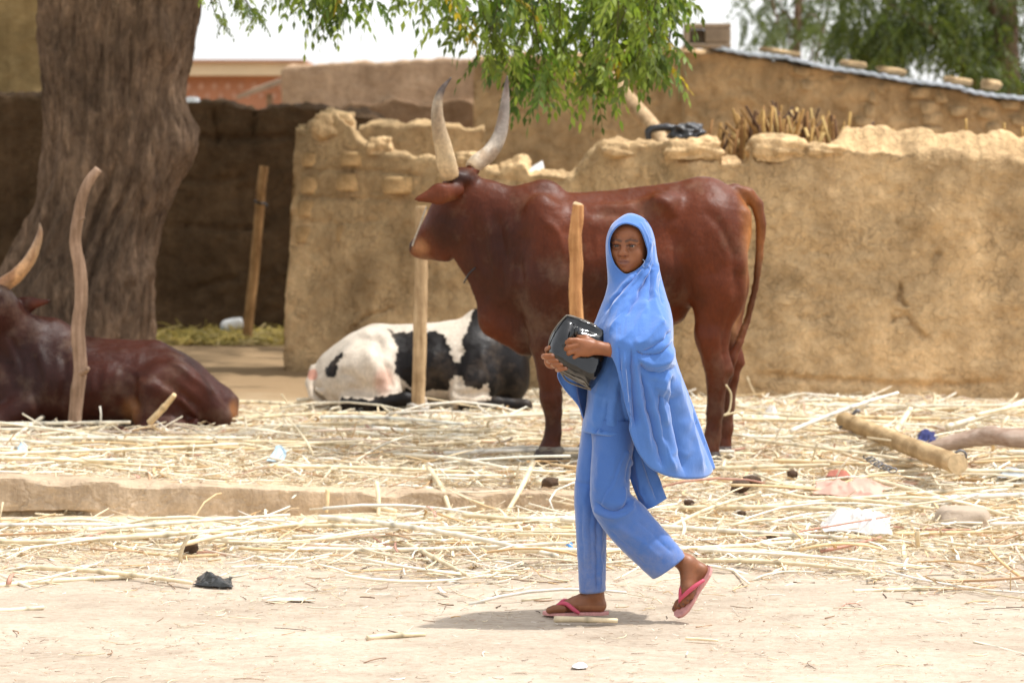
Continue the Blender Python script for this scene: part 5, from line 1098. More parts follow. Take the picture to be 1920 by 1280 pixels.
V = np.concatenate(V); q = grid_faces(len(V) // 200, 200, True); n = vnormals(V, q)
if n[V[:, 1] < -100][:, 1].mean() > 0: q = q[:, ::-1]
build('bag_body', fg.w(V), [q], M['vinyl'], bag)
M['piping'] = mat('grey_piping', (0.16, 0.14, 0.11), .4, .2, 30, None, .1)
for pts, r_ in ([[(1048, 689, -96), (1066, 701, -98), (1090, 713, -98), (1105, 722, -92)], 1.3], [[(1050, 692, -84), (1062, 708, -80), (1085, 718, -80), (1106, 724, -84)], 1.6], [[(1026, 650, -92), (1031, 626, -92), (1044, 604, -92), (1061, 586, -90)], 1.2], [[(1061, 586, -90), (1090, 594, -92), (1116, 606, -92)], 1.2]):
    v, f = tube([q3(*p) for p in pts], r_, 6, 24); build('piping', fg.w(v), f, M['piping'], bag)
for (xa, ya, xb, yb) in ((1074, 608, 1066, 632), (1080, 607, 1076, 622)):
    v, f = tube([q3(xa, ya, -110), q3((xa + xb) / 2, (ya + yb) / 2, -113), q3(xb, yb, -112)], [3, 4, 3], 8, 12); build('handle_tab', fg.w(v), f, M['vinyl'], bag)

# ================================================================== poles
def mat_wood(name, c1, c2, sc=3.0, stc=(14, 14, 1.2)):
    m, nt, bs = mat_new(name); n1 = noise(nt, sc, 7, .65, stc, .4); n2 = noise(nt, 6, 4, .6)
    c = ramp(nt, n1, [(.3, c1), (.7, c2)]); c = mulc(nt, c, ramp(nt, n2, [(.35, (.72, .68, .62)), (.6, (1.1, 1.1, 1.1))]))
    nt.links.new(c, bs.inputs['Base Color']); bs.inputs['Roughness'].default_value = .85; bs.inputs['Specular IOR Level'].default_value = .2; bump(nt, bs, (n1, .8, .012), (noise(nt, 70, 3), .4, .004)); return m
M['wood_grey'] = mat_wood('grey_weathered_wood', (0.20, 0.125, 0.08), (0.40, 0.27, 0.19)); M['wood_orange'] = mat_wood('orange_peeled_wood', (0.30, 0.13, 0.05), (0.58, 0.31, 0.13)); M['wood_tan'] = mat_wood('tan_peeled_wood', (0.33, 0.21, 0.11), (0.62, 0.45, 0.27)); M['wood_brown'] = mat_wood('brown_pole_wood', (0.16, 0.085, 0.035), (0.42, 0.25, 0.11))
M['cut'] = mat('cut_wood', (0.62, 0.46, 0.27), .9, .2, 30, None, .4, 80)
def pole(label, pts, rad, D, m_, group='tethering poles'):
    p = [P(x, y, D) for x, y in pts]; s = D / F_PX
    r = root('pole', (p[0][0], p[0][1], float(ground_h(p[0][0], p[0][1]))), label, 'pole', group)
    v, f = tube(p, np.array(rad) * s, 16, 90, True, .10, len(label)); v = v + .02 * s * 13 * fbm(v * 22, 3, 8)[:, None] * np.array([1, 1, 0]); build('shaft', v, f, m_, r)
    return r
pl = pole('crooked grey pole with bent top standing before the dark resting cow', [(138, 830), (140, 790), (145, 735), (151, 690), (146, 625), (152, 560), (150, 505), (141, 455), (147, 405), (156, 365), (168, 338), (185, 317)], [14, 13, 13, 13, 13, 12.5, 12, 11, 11, 10, 9, 8], 15.3, M['wood_grey'])
v, f = tube([P(150, 700, 15.28), P(160, 695, 15.25), P(165, 690, 15.22)], [.02, .018, .012], 8, 8); build('knot_stub', v, f, M['wood_grey'], pl)
v, f = tube([P(152, 412, 15.26), P(160, 408, 15.25)], [.008, .003], 6, 4); build('knot_stub', v, f, M['wood_grey'], pl)
p2 = pole('thin leaning brown pole with a dark cord, standing in the shaded recess', [(462, 648), (466, 600), (474, 530), (480, 470), (486, 400), (490, 350), (495, 311)], [9.5, 9.5, 9.5, 9, 9, 9, 8.5], 23.7, M['wood_brown'])
v, f = tube([P(478, 377, 23.6), P(487, 381, 23.58), P(497, 382, 23.62), P(500, 388, 23.62)], .012, 6, 12); build('cord', v, f, M['eye_dark'], p2)
p3 = pole('straight tan pole with a rope ring at its foot, behind the red cow head', [(783, 790), (784, 760), (786, 690), (788, 600), (790, 500), (790, 440), (789, 386)], [13, 13, 12.5, 12.5, 12, 11.5, 11], 16.4, M['wood_tan'])
a = np.linspace(0, 2 * np.pi, 40); c = P(784, 762, 16.4); rr = 18 * 16.4 / F_PX
v, f = tube(np.column_stack([c[0] + rr * np.cos(a), c[1] + rr * np.sin(a), c[2] + .012 * np.sin(2 * a)]), .013, 8, None, False); build('rope_ring', v, f, M['rope'], p3)
p4 = pole('knotty orange brown post standing between the girl and the red cow', [(1112, 890), (1104, 780), (1090, 680), (1082, 600), (1079, 545), (1081, 490), (1078, 450), (1082, 410), (1084, 384)], [14, 14, 13.5, 13, 13, 12.5, 12.5, 12, 10.5], 13.3, M['wood_orange'])
v, f = tube([P(1083, 386, 13.3), P(1085, 380, 13.3)], [.027, .018], 9, 4, True, .3, 3); build('split_top', v, f, M['cut'], p4)

# ================================================================== timber, iron, cloth, rubbish on the ground
M['log'] = mat_wood('debarked_log', (0.36, 0.24, 0.12), (0.60, 0.44, 0.25), 1.5, (14, 1.0, 14)); M['iron'] = mat('dull_iron', (0.16, 0.16, 0.17), .45, .3, 30, None, .3, 80, metal=.8, spec=.5); M['drift'] = mat_wood('grey_brown_branch', (0.24, 0.15, 0.10), (0.50, 0.40, 0.33), 1.2, (1.2, 14, 14))
lg = root('log', P(1690, 880, 14.5), 'peeled straight log with iron eyes lying across the straw at right', 'log')
v, f = tube([P(1582, 787, 15.1), P(1640, 810, 14.5), P(1720, 842, 13.6), P(1796, 870, 12.9)], [.043, .044, .045, .047], 20, 60, False, .05, 4); build('shaft', v, f, M['log'], lg)
for i, (e, e2) in enumerate(((v[-20:], 1), (v[:20], -1))):
    c = e.mean(0); build('cut_end', np.vstack([e, c + (0.003 if i == 0 else -.003) * np.array([1, -1, 0])]), [np.stack([np.full(20, 20), np.arange(20), (np.arange(20) + 1) % 20], 1)], M['cut'], lg)
def ringv(c, R, r, ax='x', n=24):
    a = np.linspace(0, 2 * np.pi, n); p = np.column_stack([np.cos(a) * R, 0 * a, np.sin(a) * R]); return tube(p + c, r, 7, None, False)
v, f = ringv(P(1801, 855, 12.95), .026, .006); build('eye_bolt', v, f, M['iron'], lg)
v, f = tube([P(1598, 778, 15.0), P(1606, 770, 15.0), P(1612, 772, 15.0)], .010, 6, 10); build('staple', v, f, M['iron'], lg)
v, f = tube([P(1580, 798, 15.0), P(1570, 806, 15.0), P(1560, 816, 15.0)], .007, 6, 10); build('staple', v, f, M['iron'], lg)
for i in range(3):
    v, f = tube([P(1655 + 6 * i, 833, 14.6), P(1660 + 6 * i, 840, 14.55), P(1658 + 6 * i, 848, 14.5)], .007, 6, 8); build('staple', v, f, M['iron'], lg)
br = root('branch', P(1830, 850, 14.0), 'thick grey brown branch lying at the right edge beside the log', 'branch')
v, f = tube([P(1738, 842, 13.6), P(1775, 833, 13.6), P(1815, 824, 13.6), P(1860, 817, 13.55), P(1905, 821, 13.5), P(1960, 824, 13.5), P(2040, 830, 13.5)], [.03, .038, .043, .047, .046, .05, .05], 14, 70, True, .22, 6); build('shaft', v, f, M['drift'], br)
ch = root('chain', P(1640, 872, 13.9), 'short iron chain lying on the straw below the log', 'chain')
for i, (x, y) in enumerate([(1627, 856), (1633, 861), (1640, 866), (1647, 870), (1655, 874), (1664, 877), (1673, 881)]):
    D = GD(y, float(ground_h(1.7, 4)) + .05); c = P(x, y, D); a = np.linspace(0, 2 * np.pi, 16); L = .022
    p = np.column_stack([np.cos(a) * L, np.sin(a) * .008 * (i % 2 == 0), np.sin(a) * .010]) + c; v, f = tube(p, .0035, 6, None, False); build('link', v, f, M['iron'], ch)

def on_ground(x, y, up=0.0):
    D = 12.0
    for _ in range(8):
        p = P(x, y, D); D = GD(y, float(ground_h(p[0], p[1])) + up)
    return P(x, y, D), D
def rag(name, label, cat, corners, h, m_, seed, n=46, freq=14, up=.03, thick=.002, lift=1.0):
    """crumpled sheet lying on the ground over the picture quadrilateral of its footprint"""
    a, b, c, d_ = [on_ground(x, y, up)[0] for x, y in corners]; u = np.linspace(0, 1, n); U, V_ = np.meshgrid(u, u, indexing='ij')
    p = ((1 - U) * (1 - V_))[..., None] * a + (U * (1 - V_))[..., None] * b + (U * V_)[..., None] * c + ((1 - U) * V_)[..., None] * d_; p = p.reshape(-1, 3)
    e = np.minimum.reduce([U, 1 - U, V_, 1 - V_]).ravel(); k = sstep(0, .3, e)
    rd = 1 - np.abs(fbm(p * freq * np.array([1, .45, 1]), 3, seed)) * 2
    p[:, 2] += h * (.25 + .75 * k) * np.clip(.45 + .55 * rd + .3 * fbm(p * freq * .6, 2, seed + 1), .05, 1.6) * lift; p[:, 0] += .025 * fbm(p * 9, 3, seed + 2); p[:, 1] += .08 * fbm(p * 5, 3, seed + 3)
    o = build(name, p, [grid_faces(n, n)], m_); solidify(o, thick, 0); tag(o, label, cat); return o
M['pinkcloth'] = mat('faded_pink_cloth', (0.56, 0.33, 0.26), .9, .15, 12, None, .3, 90)
rag('cloth', 'crumpled faded pink cloth lying on the straw', 'cloth', [(1528, 930), (1650, 938), (1668, 918), (1535, 905)], .055, M['pinkcloth'], 3, freq=13)
rag('cloth', 'small dark red scrap of cloth beside the crumpled pink cloth', 'cloth', [(1550, 895), (1596, 897), (1592, 888), (1556, 887)], .035, mat('brick_red_cloth', (0.36, 0.13, 0.09), .9, .2, 20), 13, n=22, freq=16)
def mat_plastic():
    m, nt, bs = mat_new('clear_plastic'); bs.inputs['Base Color'].default_value = (.9, .9, .9, 1); bs.inputs['Roughness'].default_value = .18; bs.inputs['Specular IOR Level'].default_value = .8
    t = N(nt, 'ShaderNodeBsdfTransparent'); mx = N(nt, 'ShaderNodeMixShader'); mx.inputs[0].default_value = .42; out = nt.nodes['Material Output']
    bump(nt, bs, (noise(nt, 40, 4, .6), .6, .01)); nt.links.new(t.outputs[0], mx.inputs[1]); nt.links.new(bs.outputs[0], mx.inputs[2]); nt.links.new(mx.outputs[0], out.inputs[0]); return m
M['plastic'] = mat_plastic()
rag('plastic_bag', 'crumpled clear plastic bag on the straw below the pink cloth', 'plastic bag', [(1545, 1003), (1670, 1006), (1676, 972), (1540, 968)], .07, M['plastic'], 5, freq=16)
M['blackplastic'] = mat('black_plastic', (0.018, 0.018, 0.02), .28, .2, 20, None, .6, 40, .01, spec=.6); M['bluescrap'] = mat('light_blue_plastic', (0.40, 0.56, 0.68), .5, .1, 20); M['whitescrap'] = mat('white_plastic', (0.72, 0.72, 0.72), .4, .08, 20); M['bluecloth'] = mat('dark_blue_rag', (0.03, 0.035, 0.12), .9, .4, 40, None, .6, 50)
rag('plastic_scrap', 'crumpled black plastic scrap at the edge of the sand', 'scrap', [(362, 1101), (432, 1103), (438, 1086), (368, 1084)], .034, M['blackplastic'], 7, n=34, freq=17, up=.0)
rag('plastic_scrap', 'pale blue plastic scrap on the straw above the kerb', 'scrap', [(502, 868), (535, 864), (540, 848), (512, 850)], .05, M['bluescrap'], 8, n=20, freq=14, up=.05)
rag('plastic_scrap', 'tiny sky blue scrap on the straw in front of the dark cow', 'scrap', [(30, 848), (48, 848), (46, 840), (32, 840)], .03, M['bluescrap'], 18, n=14, freq=14, up=.05)
rag('plastic_scrap', 'peaked translucent white scrap near the wall right of the hind hoof', 'scrap', [(1430, 788), (1466, 788), (1458, 780), (1436, 780)], .075, M['plastic'], 9, n=20, freq=10, up=.04)
rag('paper_scrap', 'small crumpled white paper on the sand in the foreground', 'paper', [(1071, 1256), (1100, 1255), (1096, 1249), (1078, 1248)], .026, M['whitescrap'], 10, n=20, freq=24, up=0)
rag('paper_scrap', 'long pale torn husk strip on the sand in front of the kerb', 'paper', [(492, 1129), (585, 1127), (570, 1121), (510, 1123)], .010, mat('pale_husk', (0.60, 0.50, 0.38), .8, .1, 20), 11, n=24, freq=12, up=0)
rag('plastic_scrap', 'grey plastic scrap with dark edge at the right end of the straw', 'scrap', [(1870, 898), (1930, 900), (1930, 884), (1880, 886)], .04, mat('grey_plastic', (0.33, 0.36, 0.38), .4, .15, 10), 12, n=22, freq=9, up=.03)
rag('cloth', 'knotted dark blue rag by the end of the branch', 'cloth', [(1722, 832), (1758, 836), (1760, 818), (1726, 816)], .05, M['bluecloth'], 14, n=26, freq=20, up=.04, lift=1.0)
rag('plastic_scrap', 'tiny bright blue scrap on the straw just left of the front trouser leg', 'scrap', [(1060, 1030), (1072, 1030), (1072, 1023), (1062, 1022)], .02, mat('bright_blue_plastic', (0.05, 0.25, 0.6), .4, .1, 20), 15, n=12, freq=20, up=.02)
M['dung'] = mat('dried_dung', (0.075, 0.045, 0.028), .95, .35, 30, None, .8, 60, .01); M['rock'] = mat('grey_tan_stone', (0.42, 0.335, 0.255), .95, .15, 10, None, .5, 40, .008)
def lump(name, label, cat, px, py, wpx, hpx, m_, seed, up=.02, group=None, amp=.25, sq=.35):
    p, D = on_ground(px, py, up); s = D / F_PX; o = new_obj(name, blob_mesh(name, wpx * .5 * s, wpx * .42 * s, hpx * .5 * s, seed, 9, sq, amp), None, tuple(p + np.array([0, 0, hpx * .3 * s]))); o.data.materials.append(m_); tag(o, label, cat, group); o.rotation_euler = (0, 0, seed); return o
lump('stone', 'rounded grey tan stone half sunk in the straw at right', 'stone', 1806, 990, 92, 52, M['rock'], 3, .0, amp=.14)
lump('stone', 'small brown stone against the rounded grey tan stone', 'stone', 1776, 966, 26, 20, mat('brown_stone', (0.26, 0.18, 0.11), .95, .2, 20, None, .5, 50), 4, .02)
for i, (x, y, w, h, lb) in enumerate([(1388, 918, 36, 22, 'larger of the two dark dung lumps left of the pink cloth'), (1410, 906, 34, 18, 'smaller of the two dark dung lumps left of the pink cloth'), (357, 1032, 26, 22, 'single dried dung ball on the straw above the black plastic scrap'), (1031, 908, 30, 16, 'dark dung lump on the kerb straw below the standing cow'), (1485, 892, 18, 13, 'small black dung crumb above the pink cloth'),
                                   (1390, 966, 16, 10, 'flat dark crumb of dung on straw above the raised foot'), (1446, 1010, 18, 10, 'small dark crumb left of the clear plastic bag'), (1292, 946, 20, 12, 'dark crumb of dung beside the tunic flap')]):
    lump('dung', lb, 'dung', x, y, w, h, M['dung'], 20 + i, .03 if y < 1030 else .02, 'dung lumps on the straw')
# bottle and fodder in the recess, things on and behind the walls
bt = root('bottle', P(437, 618, 24.0), 'white plastic bottle lying by the foot of the shaded wall', 'bottle'); s_ = 24.0 / F_PX
v, f = tube([P(419, 614, 24.0), P(423, 611, 24.0), P(448, 606, 24.0), P(455, 605, 24.0)], np.array([3, 11, 11, 9]) * s_, 14, 30); build('body', v, f, M['whitescrap'], bt)
v, f = tube([P(415, 615, 24.0), P(419, 614, 24.0)], np.array([4, 4]) * s_, 10, 4); build('cap', v, f, M['bluescrap'], bt)
bm_ = root('timber', P(1190, 260, 20.2), 'peeled timber beam leaning up behind the mud wall', 'timber'); v, f = tube([P(1262, 300, 19.6), P(1228, 243, 20.0), P(1190, 198, 20.4), P(1146, 146, 20.9)], np.array([14, 14, 14, 13]) * 20.3 / F_PX, 14, 40, True, .06, 2); build('shaft', v, f, M['wood_tan'], bm_)
o = new_obj('plastic_bundle', blob_mesh('plastic_bundle', .10, .09, .052, 31, 12, .3, .55), None, tuple(P(1284, 250, 18.4))); o.data.materials.append(M['blackplastic']); tag(o, 'bunched black plastic on top of the long mud wall beside the timber', 'plastic')
v, f = tube([P(1216, 262, 18.4), P(1216, 246, 18.4), P(1232, 240, 18.4), P(1262, 240, 18.4), P(1280, 246, 18.4)], [.02, .024, .026, .026, .03], 10, 30, True, .3, 3); t_ = build('rubber_strip', v, f, M['blackplastic']); tag(t_, 'dark rubber strip lying on the wall below the leaning timber', 'rubber')
pv = np.array([P(990, 322, 19.1), P(1016, 322, 19.1), P(1012, 304, 19.15), P(998, 312, 19.12)]); pv = np.vstack([pv, pv + np.array([.02, .10, .01])]); o = build('paper_scrap', pv, np.array([[0, 1, 2, 3], [4, 7, 6, 5], [0, 4, 5, 1], [1, 5, 6, 2], [2, 6, 7, 3], [3, 7, 4, 0]]), M['whitescrap'], None, False); tag(o, 'folded white scrap on the low middle of the long mud wall', 'paper')
pv = np.array([P(344, 192, 24.9), P(368, 192, 24.9), P(366, 184, 24.95), P(348, 183, 24.95)]); pv = np.vstack([pv, pv + np.array([.02, .12, .01])]); o = build('plastic_scrap', pv, np.array([[0, 1, 2, 3], [4, 7, 6, 5], [0, 4, 5, 1], [1, 5, 6, 2], [2, 6, 7, 3], [3, 7, 4, 0]]), M['whitescrap'], None, False); tag(o, 'white plastic scrap on the dark wall beside the trunk', 'scrap')
sf = root('stalk_fence', P(1500, 330, 18.8), 'fence of broken dry millet stalks standing behind the mud wall', 'fence')
r_ = random.Random(12); stm = []
for i in range(8):
    c0 = [(0.36, 0.21, 0.07), (0.24, 0.125, 0.045), (0.46, 0.29, 0.10), (0.13, 0.065, 0.03), (0.40, 0.235, 0.08), (0.30, 0.17, 0.06), (0.50, 0.35, 0.14), (0.09, 0.05, 0.03)][i]
    v, f = tube([(0, 0, 0), (r_.uniform(-.03, .03), 0, .35), (r_.uniform(-.08, .08), 0, .7), (r_.uniform(-.16, .16), .02, 1.0)], [.016, .015, .013, .008], 6, 10, True, .2, i); me_ = mesh_np('stalk', v, f); me_.materials.append(mat(f'fence_stalk_{i}', c0, .9, .3, 6)); stm.append(me_)
for i in range(250):
    x = r_.choice([r_.uniform(1310, 1700), r_.triangular(1350, 1680, 1500)]); yt = np.interp(x, [1305, 1340, 1380, 1440, 1500, 1560, 1600, 1650, 1700], [250, 235, 222, 205, 212, 222, 240, 252, 262]) + r_.uniform(-14, 46); D = r_.uniform(18.45, 19.2)
    top = P(x, yt, D); L = top[2] - .9
    o = new_obj('stalk', stm[r_.randrange(8)], sf, tuple(np.array([top[0], top[1], .9]) - np.array(sf.location))); o.scale = (r_.uniform(.8, 1.5), r_.uniform(.8, 1.5), L); o.rotation_euler = (0, r_.uniform(-.2, .25), r_.uniform(0, 6.28))
for i, x in enumerate((1812, 1884, 1916)):
    v, f = tube([P(x, 300, 18.6), P(x + r_.uniform(-2, 2), 222 + 8 * i, 18.6)], [.012, .008], 6, 6); build('stalk', v, f, stm[2].materials[0], sf)

# ================================================================== straw
SC = np.array([(0.75, 0.62, 0.41), (0.79, 0.68, 0.48), (0.81, 0.73, 0.57), (0.68, 0.50, 0.28), (0.58, 0.38, 0.19), (0.84, 0.78, 0.67), (0.46, 0.29, 0.17), (0.70, 0.56, 0.44), (0.48, 0.25, 0.18), (0.28, 0.18, 0.11)])
SW = np.array([.16, .2, .22, .10, .06, .15, .03, .05, .02, .01])
M['straw'] = mat('dry_straw', attr=True, rough=.6, var=.16, scale=30, bmp=.2, bscale=120, bdist=.002, spec=.3)
def straw_mass(n, L, r, area, zr, tilt, seed, segs=3, sides=4, flat=0.0, dens=None, bend=.05, cols=None, align=0.0):
    g = np.random.default_rng(seed); x = g.uniform(area[0], area[1], n); y = g.uniform(area[2], area[3], n)
    if dens is not None:
        k = g.random(n) < dens(x, y); x, y = x[k], y[k]; n = len(x)
    L_ = g.uniform(*L, n) * g.uniform(.5, 1, n); az = g.uniform(0, np.pi, n)
    if align: az = np.where(g.random(n) < align, g.normal(0, .35, n), az)
    tl = g.normal(0, tilt, n); r_ = g.uniform(*r, n)
    d = np.column_stack([np.cos(az) * np.cos(tl), np.sin(az) * np.cos(tl), np.sin(tl)]); side = nrm(np.cross(d, [0, 0, 1.0])); up = np.cross(side, d)
    ends = [np.column_stack([x, y])[:, :] + d[:, :2] * (t * L_)[:, None] for t in (-.5, 0, .5)]; hs = [ground_h(e[:, 0], e[:, 1]) for e in ends]
    z = np.maximum.reduce([hs[1], (hs[0] + hs[2]) / 2]) + g.uniform(zr[0], zr[1], n) * g.random(n) ** .7 * (1 - .65 * sstep(4.6, 6.0, y)) * (.35 + .65 * sstep(.6, 2.2, y) + .5 * vnoise(np.column_stack([x * 1.1, y * .6, 0 * x]), 8) * sstep(2, 3, y)) * np.where((x < -.55) & (y < kerb_y(x) + .02) & (y > kerb_y(x) - 1.1), .35, 1) + r_ + np.abs(np.sin(tl)) * L_ * .42
    c = np.column_stack([x, y, z]); bd = g.normal(0, bend, (n, 2)); V = []
    for i in range(segs + 1):
        t = i / segs - .5; p = c + d * (t * L_)[:, None] + (side * bd[:, :1] * L_[:, None] + up * bd[:, 1:] * .5 * L_[:, None]) * (4 * t * t - .5)
        rr_ = r_ * (1 - .25 * (t + .5))
        for s_i in range(sides):
            a = 2 * np.pi * s_i / sides + .4; V.append(p + side * (np.cos(a) * rr_)[:, None] + up * (np.sin(a) * rr_ * (1 - flat))[:, None])
    V = np.stack(V, 1); K = (segs + 1) * sides; f = grid_faces(segs + 1, sides, True); ends_f = np.array([[3, 2, 1, 0], [K - 4, K - 3, K - 2, K - 1]]) if sides == 4 else np.zeros((0, 4), int)
    f = np.vstack([f, ends_f]); F = (np.arange(n)[:, None, None] * K + f[None]).reshape(-1, 4)
    ci = g.choice(len(SC), n, p=SW / SW.sum()) if cols is None else None; col = SC[ci] if cols is None else cols[g.integers(len(cols), size=n)]
    col = np.clip(col * g.uniform(.8, 1.15, (n, 1)), 0, .9)
    return V.reshape(-1, 3), F, np.repeat(col, K, 0)
def dens(x, y):
    px = CX + x * F_PX / (y + 10); k = sstep(-.1, 2.5, y + .45 * vnoise(np.column_stack([x * 1.3, y * 1.3, 0 * x]), 3)) ** 2.0
    k = np.where(y > 3, 1.0, k); gap = np.where(px < 560, 7.0, np.where(px < 1000, 7.35, 7.4)); edge = .5 * vnoise(np.column_stack([x * 1.7, y * 0, 0 * x]), 4)
    k = k * sstep(gap + .45 + edge, gap - .15 + edge, y)
    band = (x < .5) & (y > kerb_y(x) - .22) & (y < kerb_y(x) + .16); k = np.where(band, k * np.where(y > kerb_y(x), .35, .10), k); k = np.where((x < -.5) & (y > kerb_y(x) - .5) & (y < kerb_y(x) + .3), k * .4, k)
    cowk = ((x + 0.25) ** 2 < 0) ; return k
AR = (-4.2, 4.2, .3, 8.4); sm = MB()
for args in [dict(n=2400, L=(.25, 1.1), r=(.003, .008), area=AR, zr=(.0, .045), tilt=.06, seed=1, segs=5, dens=dens, align=.4, bend=.10), dict(n=18000, L=(.06, .30), r=(.0015, .005), area=AR, zr=(0, .05), tilt=.14, seed=2, dens=dens, align=.3), dict(n=110000, L=(.015, .11), r=(.001, .0032), area=AR, zr=(0, .04), tilt=.25, seed=3, segs=1, dens=dens, flat=.5),
             dict(n=14000, L=(.04, .2), r=(.003, .012), area=AR, zr=(0, .05), tilt=.2, seed=4, segs=3, dens=dens, flat=.9, bend=.14), dict(n=170, L=(.12, .3), r=(.003, .007), area=AR, zr=(.02, .08), tilt=.7, seed=5, segs=3, dens=dens, bend=.15)]:
    v, f, c = straw_mass(**args); sm.add(v, [f], c)
# thin scatter on the open sand
sc_d = lambda x, y: np.clip(.05 + .9 * sstep(-.9, 1.7, y) ** 2, 0, 1)
for args in [dict(n=4200, L=(.03, .16), r=(.0010, .0028), area=(-3, 3, -1.7, 2.2), zr=(0, .004), tilt=.04, seed=6, segs=3, dens=sc_d, bend=.12), dict(n=16000, L=(.008, .045), r=(.0008, .0022), area=(-3, 3, -1.7, 2.0), zr=(0, .003), tilt=.06, seed=7, segs=2, dens=lambda x, y: sc_d(x, y) * .8 + .12, flat=.6),
             dict(n=260, L=(.04, .22), r=(.0012, .003), area=(-3, 3, -1.6, 2.2), zr=(0, .004), tilt=.03, seed=8, segs=4, dens=lambda x, y: .25 + .5 * sstep(-.5, 1.5, y), bend=.07, cols=np.array([(.16, .09, .05), (.25, .15, .09), (.33, .2, .12), (.1, .065, .045)]))]:
    v, f, c = straw_mass(**args); sm.add(v, [f], c)
v, f, c = straw_mass(5000, (.008, .06), (.0007, .0019), (-3, 3, -1.8, 2.2), (0, .002), .03, 9, 2, 4, .4, lambda x, y: .5 + 0 * x, .10, np.array([(.30, .2, .13), (.38, .27, .19), (.45, .34, .24), (.2, .13, .09), (.5, .4, .28)])); sm.add(v, [f], c)
so = sm.build('straw_litter', M['straw'], None, True, True); tag(so, 'loose pale straw and chaff strewn over the ground', None, None, 'stuff')
fd = MB(); YG = np.array([(.50, .38, .08), (.58, .45, .14), (.40, .31, .08), (.60, .47, .22), (.30, .25, .07)])
_gh = ground_h
v, f, c = straw_mass(2400, (.1, .5), (.004, .012), (-3.1, -1.75, 13.2, 14.85), (0, .10), .14, 11, 3, 4, .5, lambda x, y: np.clip(.45 + .5 * fbm(np.column_stack([x * 3, y, 0 * x]), 2, 4), 0, 1), .2, YG); fd.add(v, [f], c)
o = fd.build('fodder', M['straw'], None, True, True); tag(o, 'yellow green fodder heaped along the foot of the shaded wall', None, None, 'stuff')

# single stalks that stand out
def stalk_mesh(p0, p1, r, seed, sag=.02):
    g = np.random.default_rng(seed); p0 = np.array(p0, float); p1 = np.array(p1, float); L = np.linalg.norm(p1 - p0); n = max(18, int(L / .025)); t = np.linspace(0, 1, n)
    sd_ = nrm(np.cross(p1 - p0, [0, 0, 1.0])); b = g.normal(0, .03) * L; pts = p0 + (p1 - p0) * t[:, None] + sd_ * (b * np.sin(np.pi * t))[:, None] + np.array([0, 0, 1.0]) * (sag * L * np.sin(np.pi * t) * g.uniform(-.5, 1))[:, None]
    nd = np.arange(.12, L, g.uniform(.13, .2)); bulge = sum((np.exp(-((t * L - k) / .010) ** 2) for k in nd), np.zeros(n)) if len(nd) else np.zeros(n); rad = r * (1 - .3 * t) * (1 + .28 * bulge)
    v, f = tube(pts, rad, 7); base = SC[g.choice(6, p=[.3, .25, .2, .15, .02, .08])] * g.uniform(.9, 1.1); col = np.tile(base, (len(v), 1)); k = np.append(np.repeat(bulge, 7), [0, 0])
    col = col * (1 - .5 * np.clip(k, 0, 1))[:, None]; col *= (1 + .15 * vnoise(v * 20, 5))[:, None]; return v, f, np.clip(col, 0, .9)
def stalk(label, a, b, r, seed, ua=.03, ub=.03, group=None):
    pa = on_ground(a[0], a[1], ua)[0]; pb = on_ground(b[0], b[1], ub)[0] if ub is not None else None; v, f, c = stalk_mesh(pa, pb, r, seed); o = build('millet_stalk', v, f, M['straw'], None, True, c); tag(o, label, 'stalk', group); return o
def stalk_d(label, a, Da, b, Db, r, seed):
    v, f, c = stalk_mesh(P(*a, Da), P(*b, Db), r, seed); o = build('millet_stalk', v, f, M['straw'], None, True, c); tag(o, label, 'stalk', 'stalks that stand out of the straw'); return o
stalk_d('long thin pale stalk rising at a slant before the wall above the log', (1482, 808), 14.6, (1684, 736), 15.0, .012, 1)
stalk_d('stout short pale stalk propped upright behind the log', (1672, 818), 14.6, (1707, 766), 14.9, .020, 2)
stalk_d('long pale stalk slanting up to the right edge before the wall', (1775, 800), 15.0, (1960, 730), 15.6, .016, 3)
stalk_d('second pale stalk below the one slanting up at the right edge', (1830, 778), 15.0, (1960, 752), 15.4, .012, 23)
stalk_d('pale stalk leaning over the kerb left of the trouser leg', (1000, 866), 13.3, (942, 974), 12.88, .014, 4)
stalk_d('stalk hanging down across the kerb face below the resting black and white cow', (804, 878), 13.3, (846, 966), 12.85, .014, 5)
stalk_d('very long stalk lying slantwise across the kerb edge at centre left', (300, 846), 14.2, (742, 958), 12.9, .015, 6)
stalk_d('long stalk on the platform running slantwise below the dark resting cow', (110, 806), 15.1, (545, 892), 13.7, .014, 7)
stalk_d('broken pale stub leaning against the dark resting cow', (280, 792), 15.2, (327, 740), 15.1, .020, 8)
stalk_d('short stalk stub standing against the kerb face', (614, 918), 12.9, (612, 960), 12.86, .011, 9)
stalk_d('split white stalk sticking up at the kerb beside the long slanting stalk', (706, 905), 12.95, (709, 968), 12.84, .012, 10)
stalk('pale stalk lying slantwise on the trodden straw in the centre', (738, 1008), (872, 1076), .011, 11, .03, .02)
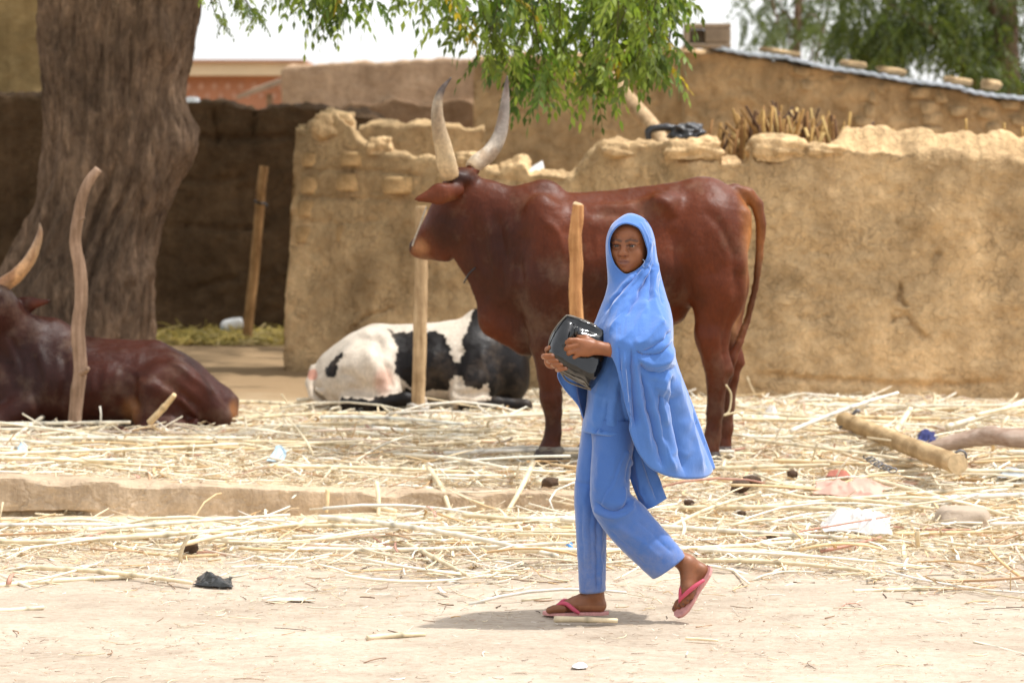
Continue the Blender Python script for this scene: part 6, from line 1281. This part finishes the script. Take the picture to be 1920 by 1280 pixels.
stalk('pale jointed stalk alone on the bare sand in the foreground', (688, 1196), (797, 1189), .011, 12, .008, .008)
stalk('pale stalk on the sand right beside the front foot', (1040, 1160), (1158, 1163), .012, 13, .010, .010)
stalk('reddish tipped stalk lying below the rounded stone', (1676, 1001), (1886, 996), .011, 14)
stalk('long stalk lying slantwise from the pink cloth to the right edge', (1640, 900), (1930, 978), .013, 15, .05, .05)
stalk('curved pale stalk on the sand edge at far left below the kerb', (-10, 1098), (250, 1080), .012, 16, .015, .015)
stalk('thick brown stalk end at the left edge of the sand', (-10, 1145), (82, 1138), .011, 17, .012, .012)
stalk('long stalk running along the sand edge at the lower left', (30, 1062), (360, 1092), .011, 18, .02, .02)
stalk('long thin stalk on the straw right of the raised foot', (1270, 1050), (1640, 1072), .010, 19, .02, .02)
stalk('pale stalk on the sand at right below the rounded stone', (1600, 1108), (1740, 1104), .008, 20, .008, .008)
stalk('short brown stick alone on the sand at lower right', (1286, 1196), (1346, 1200), .006, 21, .006, .006)
stalk('thin dark twig forked on the sand at the lower right corner', (1825, 1202), (1925, 1228), .0035, 22, .004, .004)
g_ = np.random.default_rng(99); nst = 0
while nst < 120:
    x, y = g_.uniform(-3.2, 3.2), g_.uniform(1.3, 7.0)
    if g_.random() > float(dens(np.array([x]), np.array([y]))[0]): continue
    az = g_.normal(0, .5); L = g_.uniform(.45, 1.5); d = np.array([math.cos(az), math.sin(az), 0]) * L / 2; a = np.array([x, y, 0]) - d; b = np.array([x, y, 0]) + d
    if x < -.4 and -.75 < y - kerb_y(x) < .3: continue
    if (a[1] - kerb_y(a[0])) * (b[1] - kerb_y(b[0])) < 0: continue
    for e in (a, b): e[2] = float(ground_h(e[0], e[1])) + g_.uniform(.02, .075)
    v, f, c = stalk_mesh(a, b, g_.uniform(.007, .0125), 1000 + nst); o = build('millet_stalk', v, f, M['straw'], None, True, c); tag(o, 'pale dry jointed millet stalk lying flat in the straw litter', 'stalk', 'stalks lying in the straw'); nst += 1
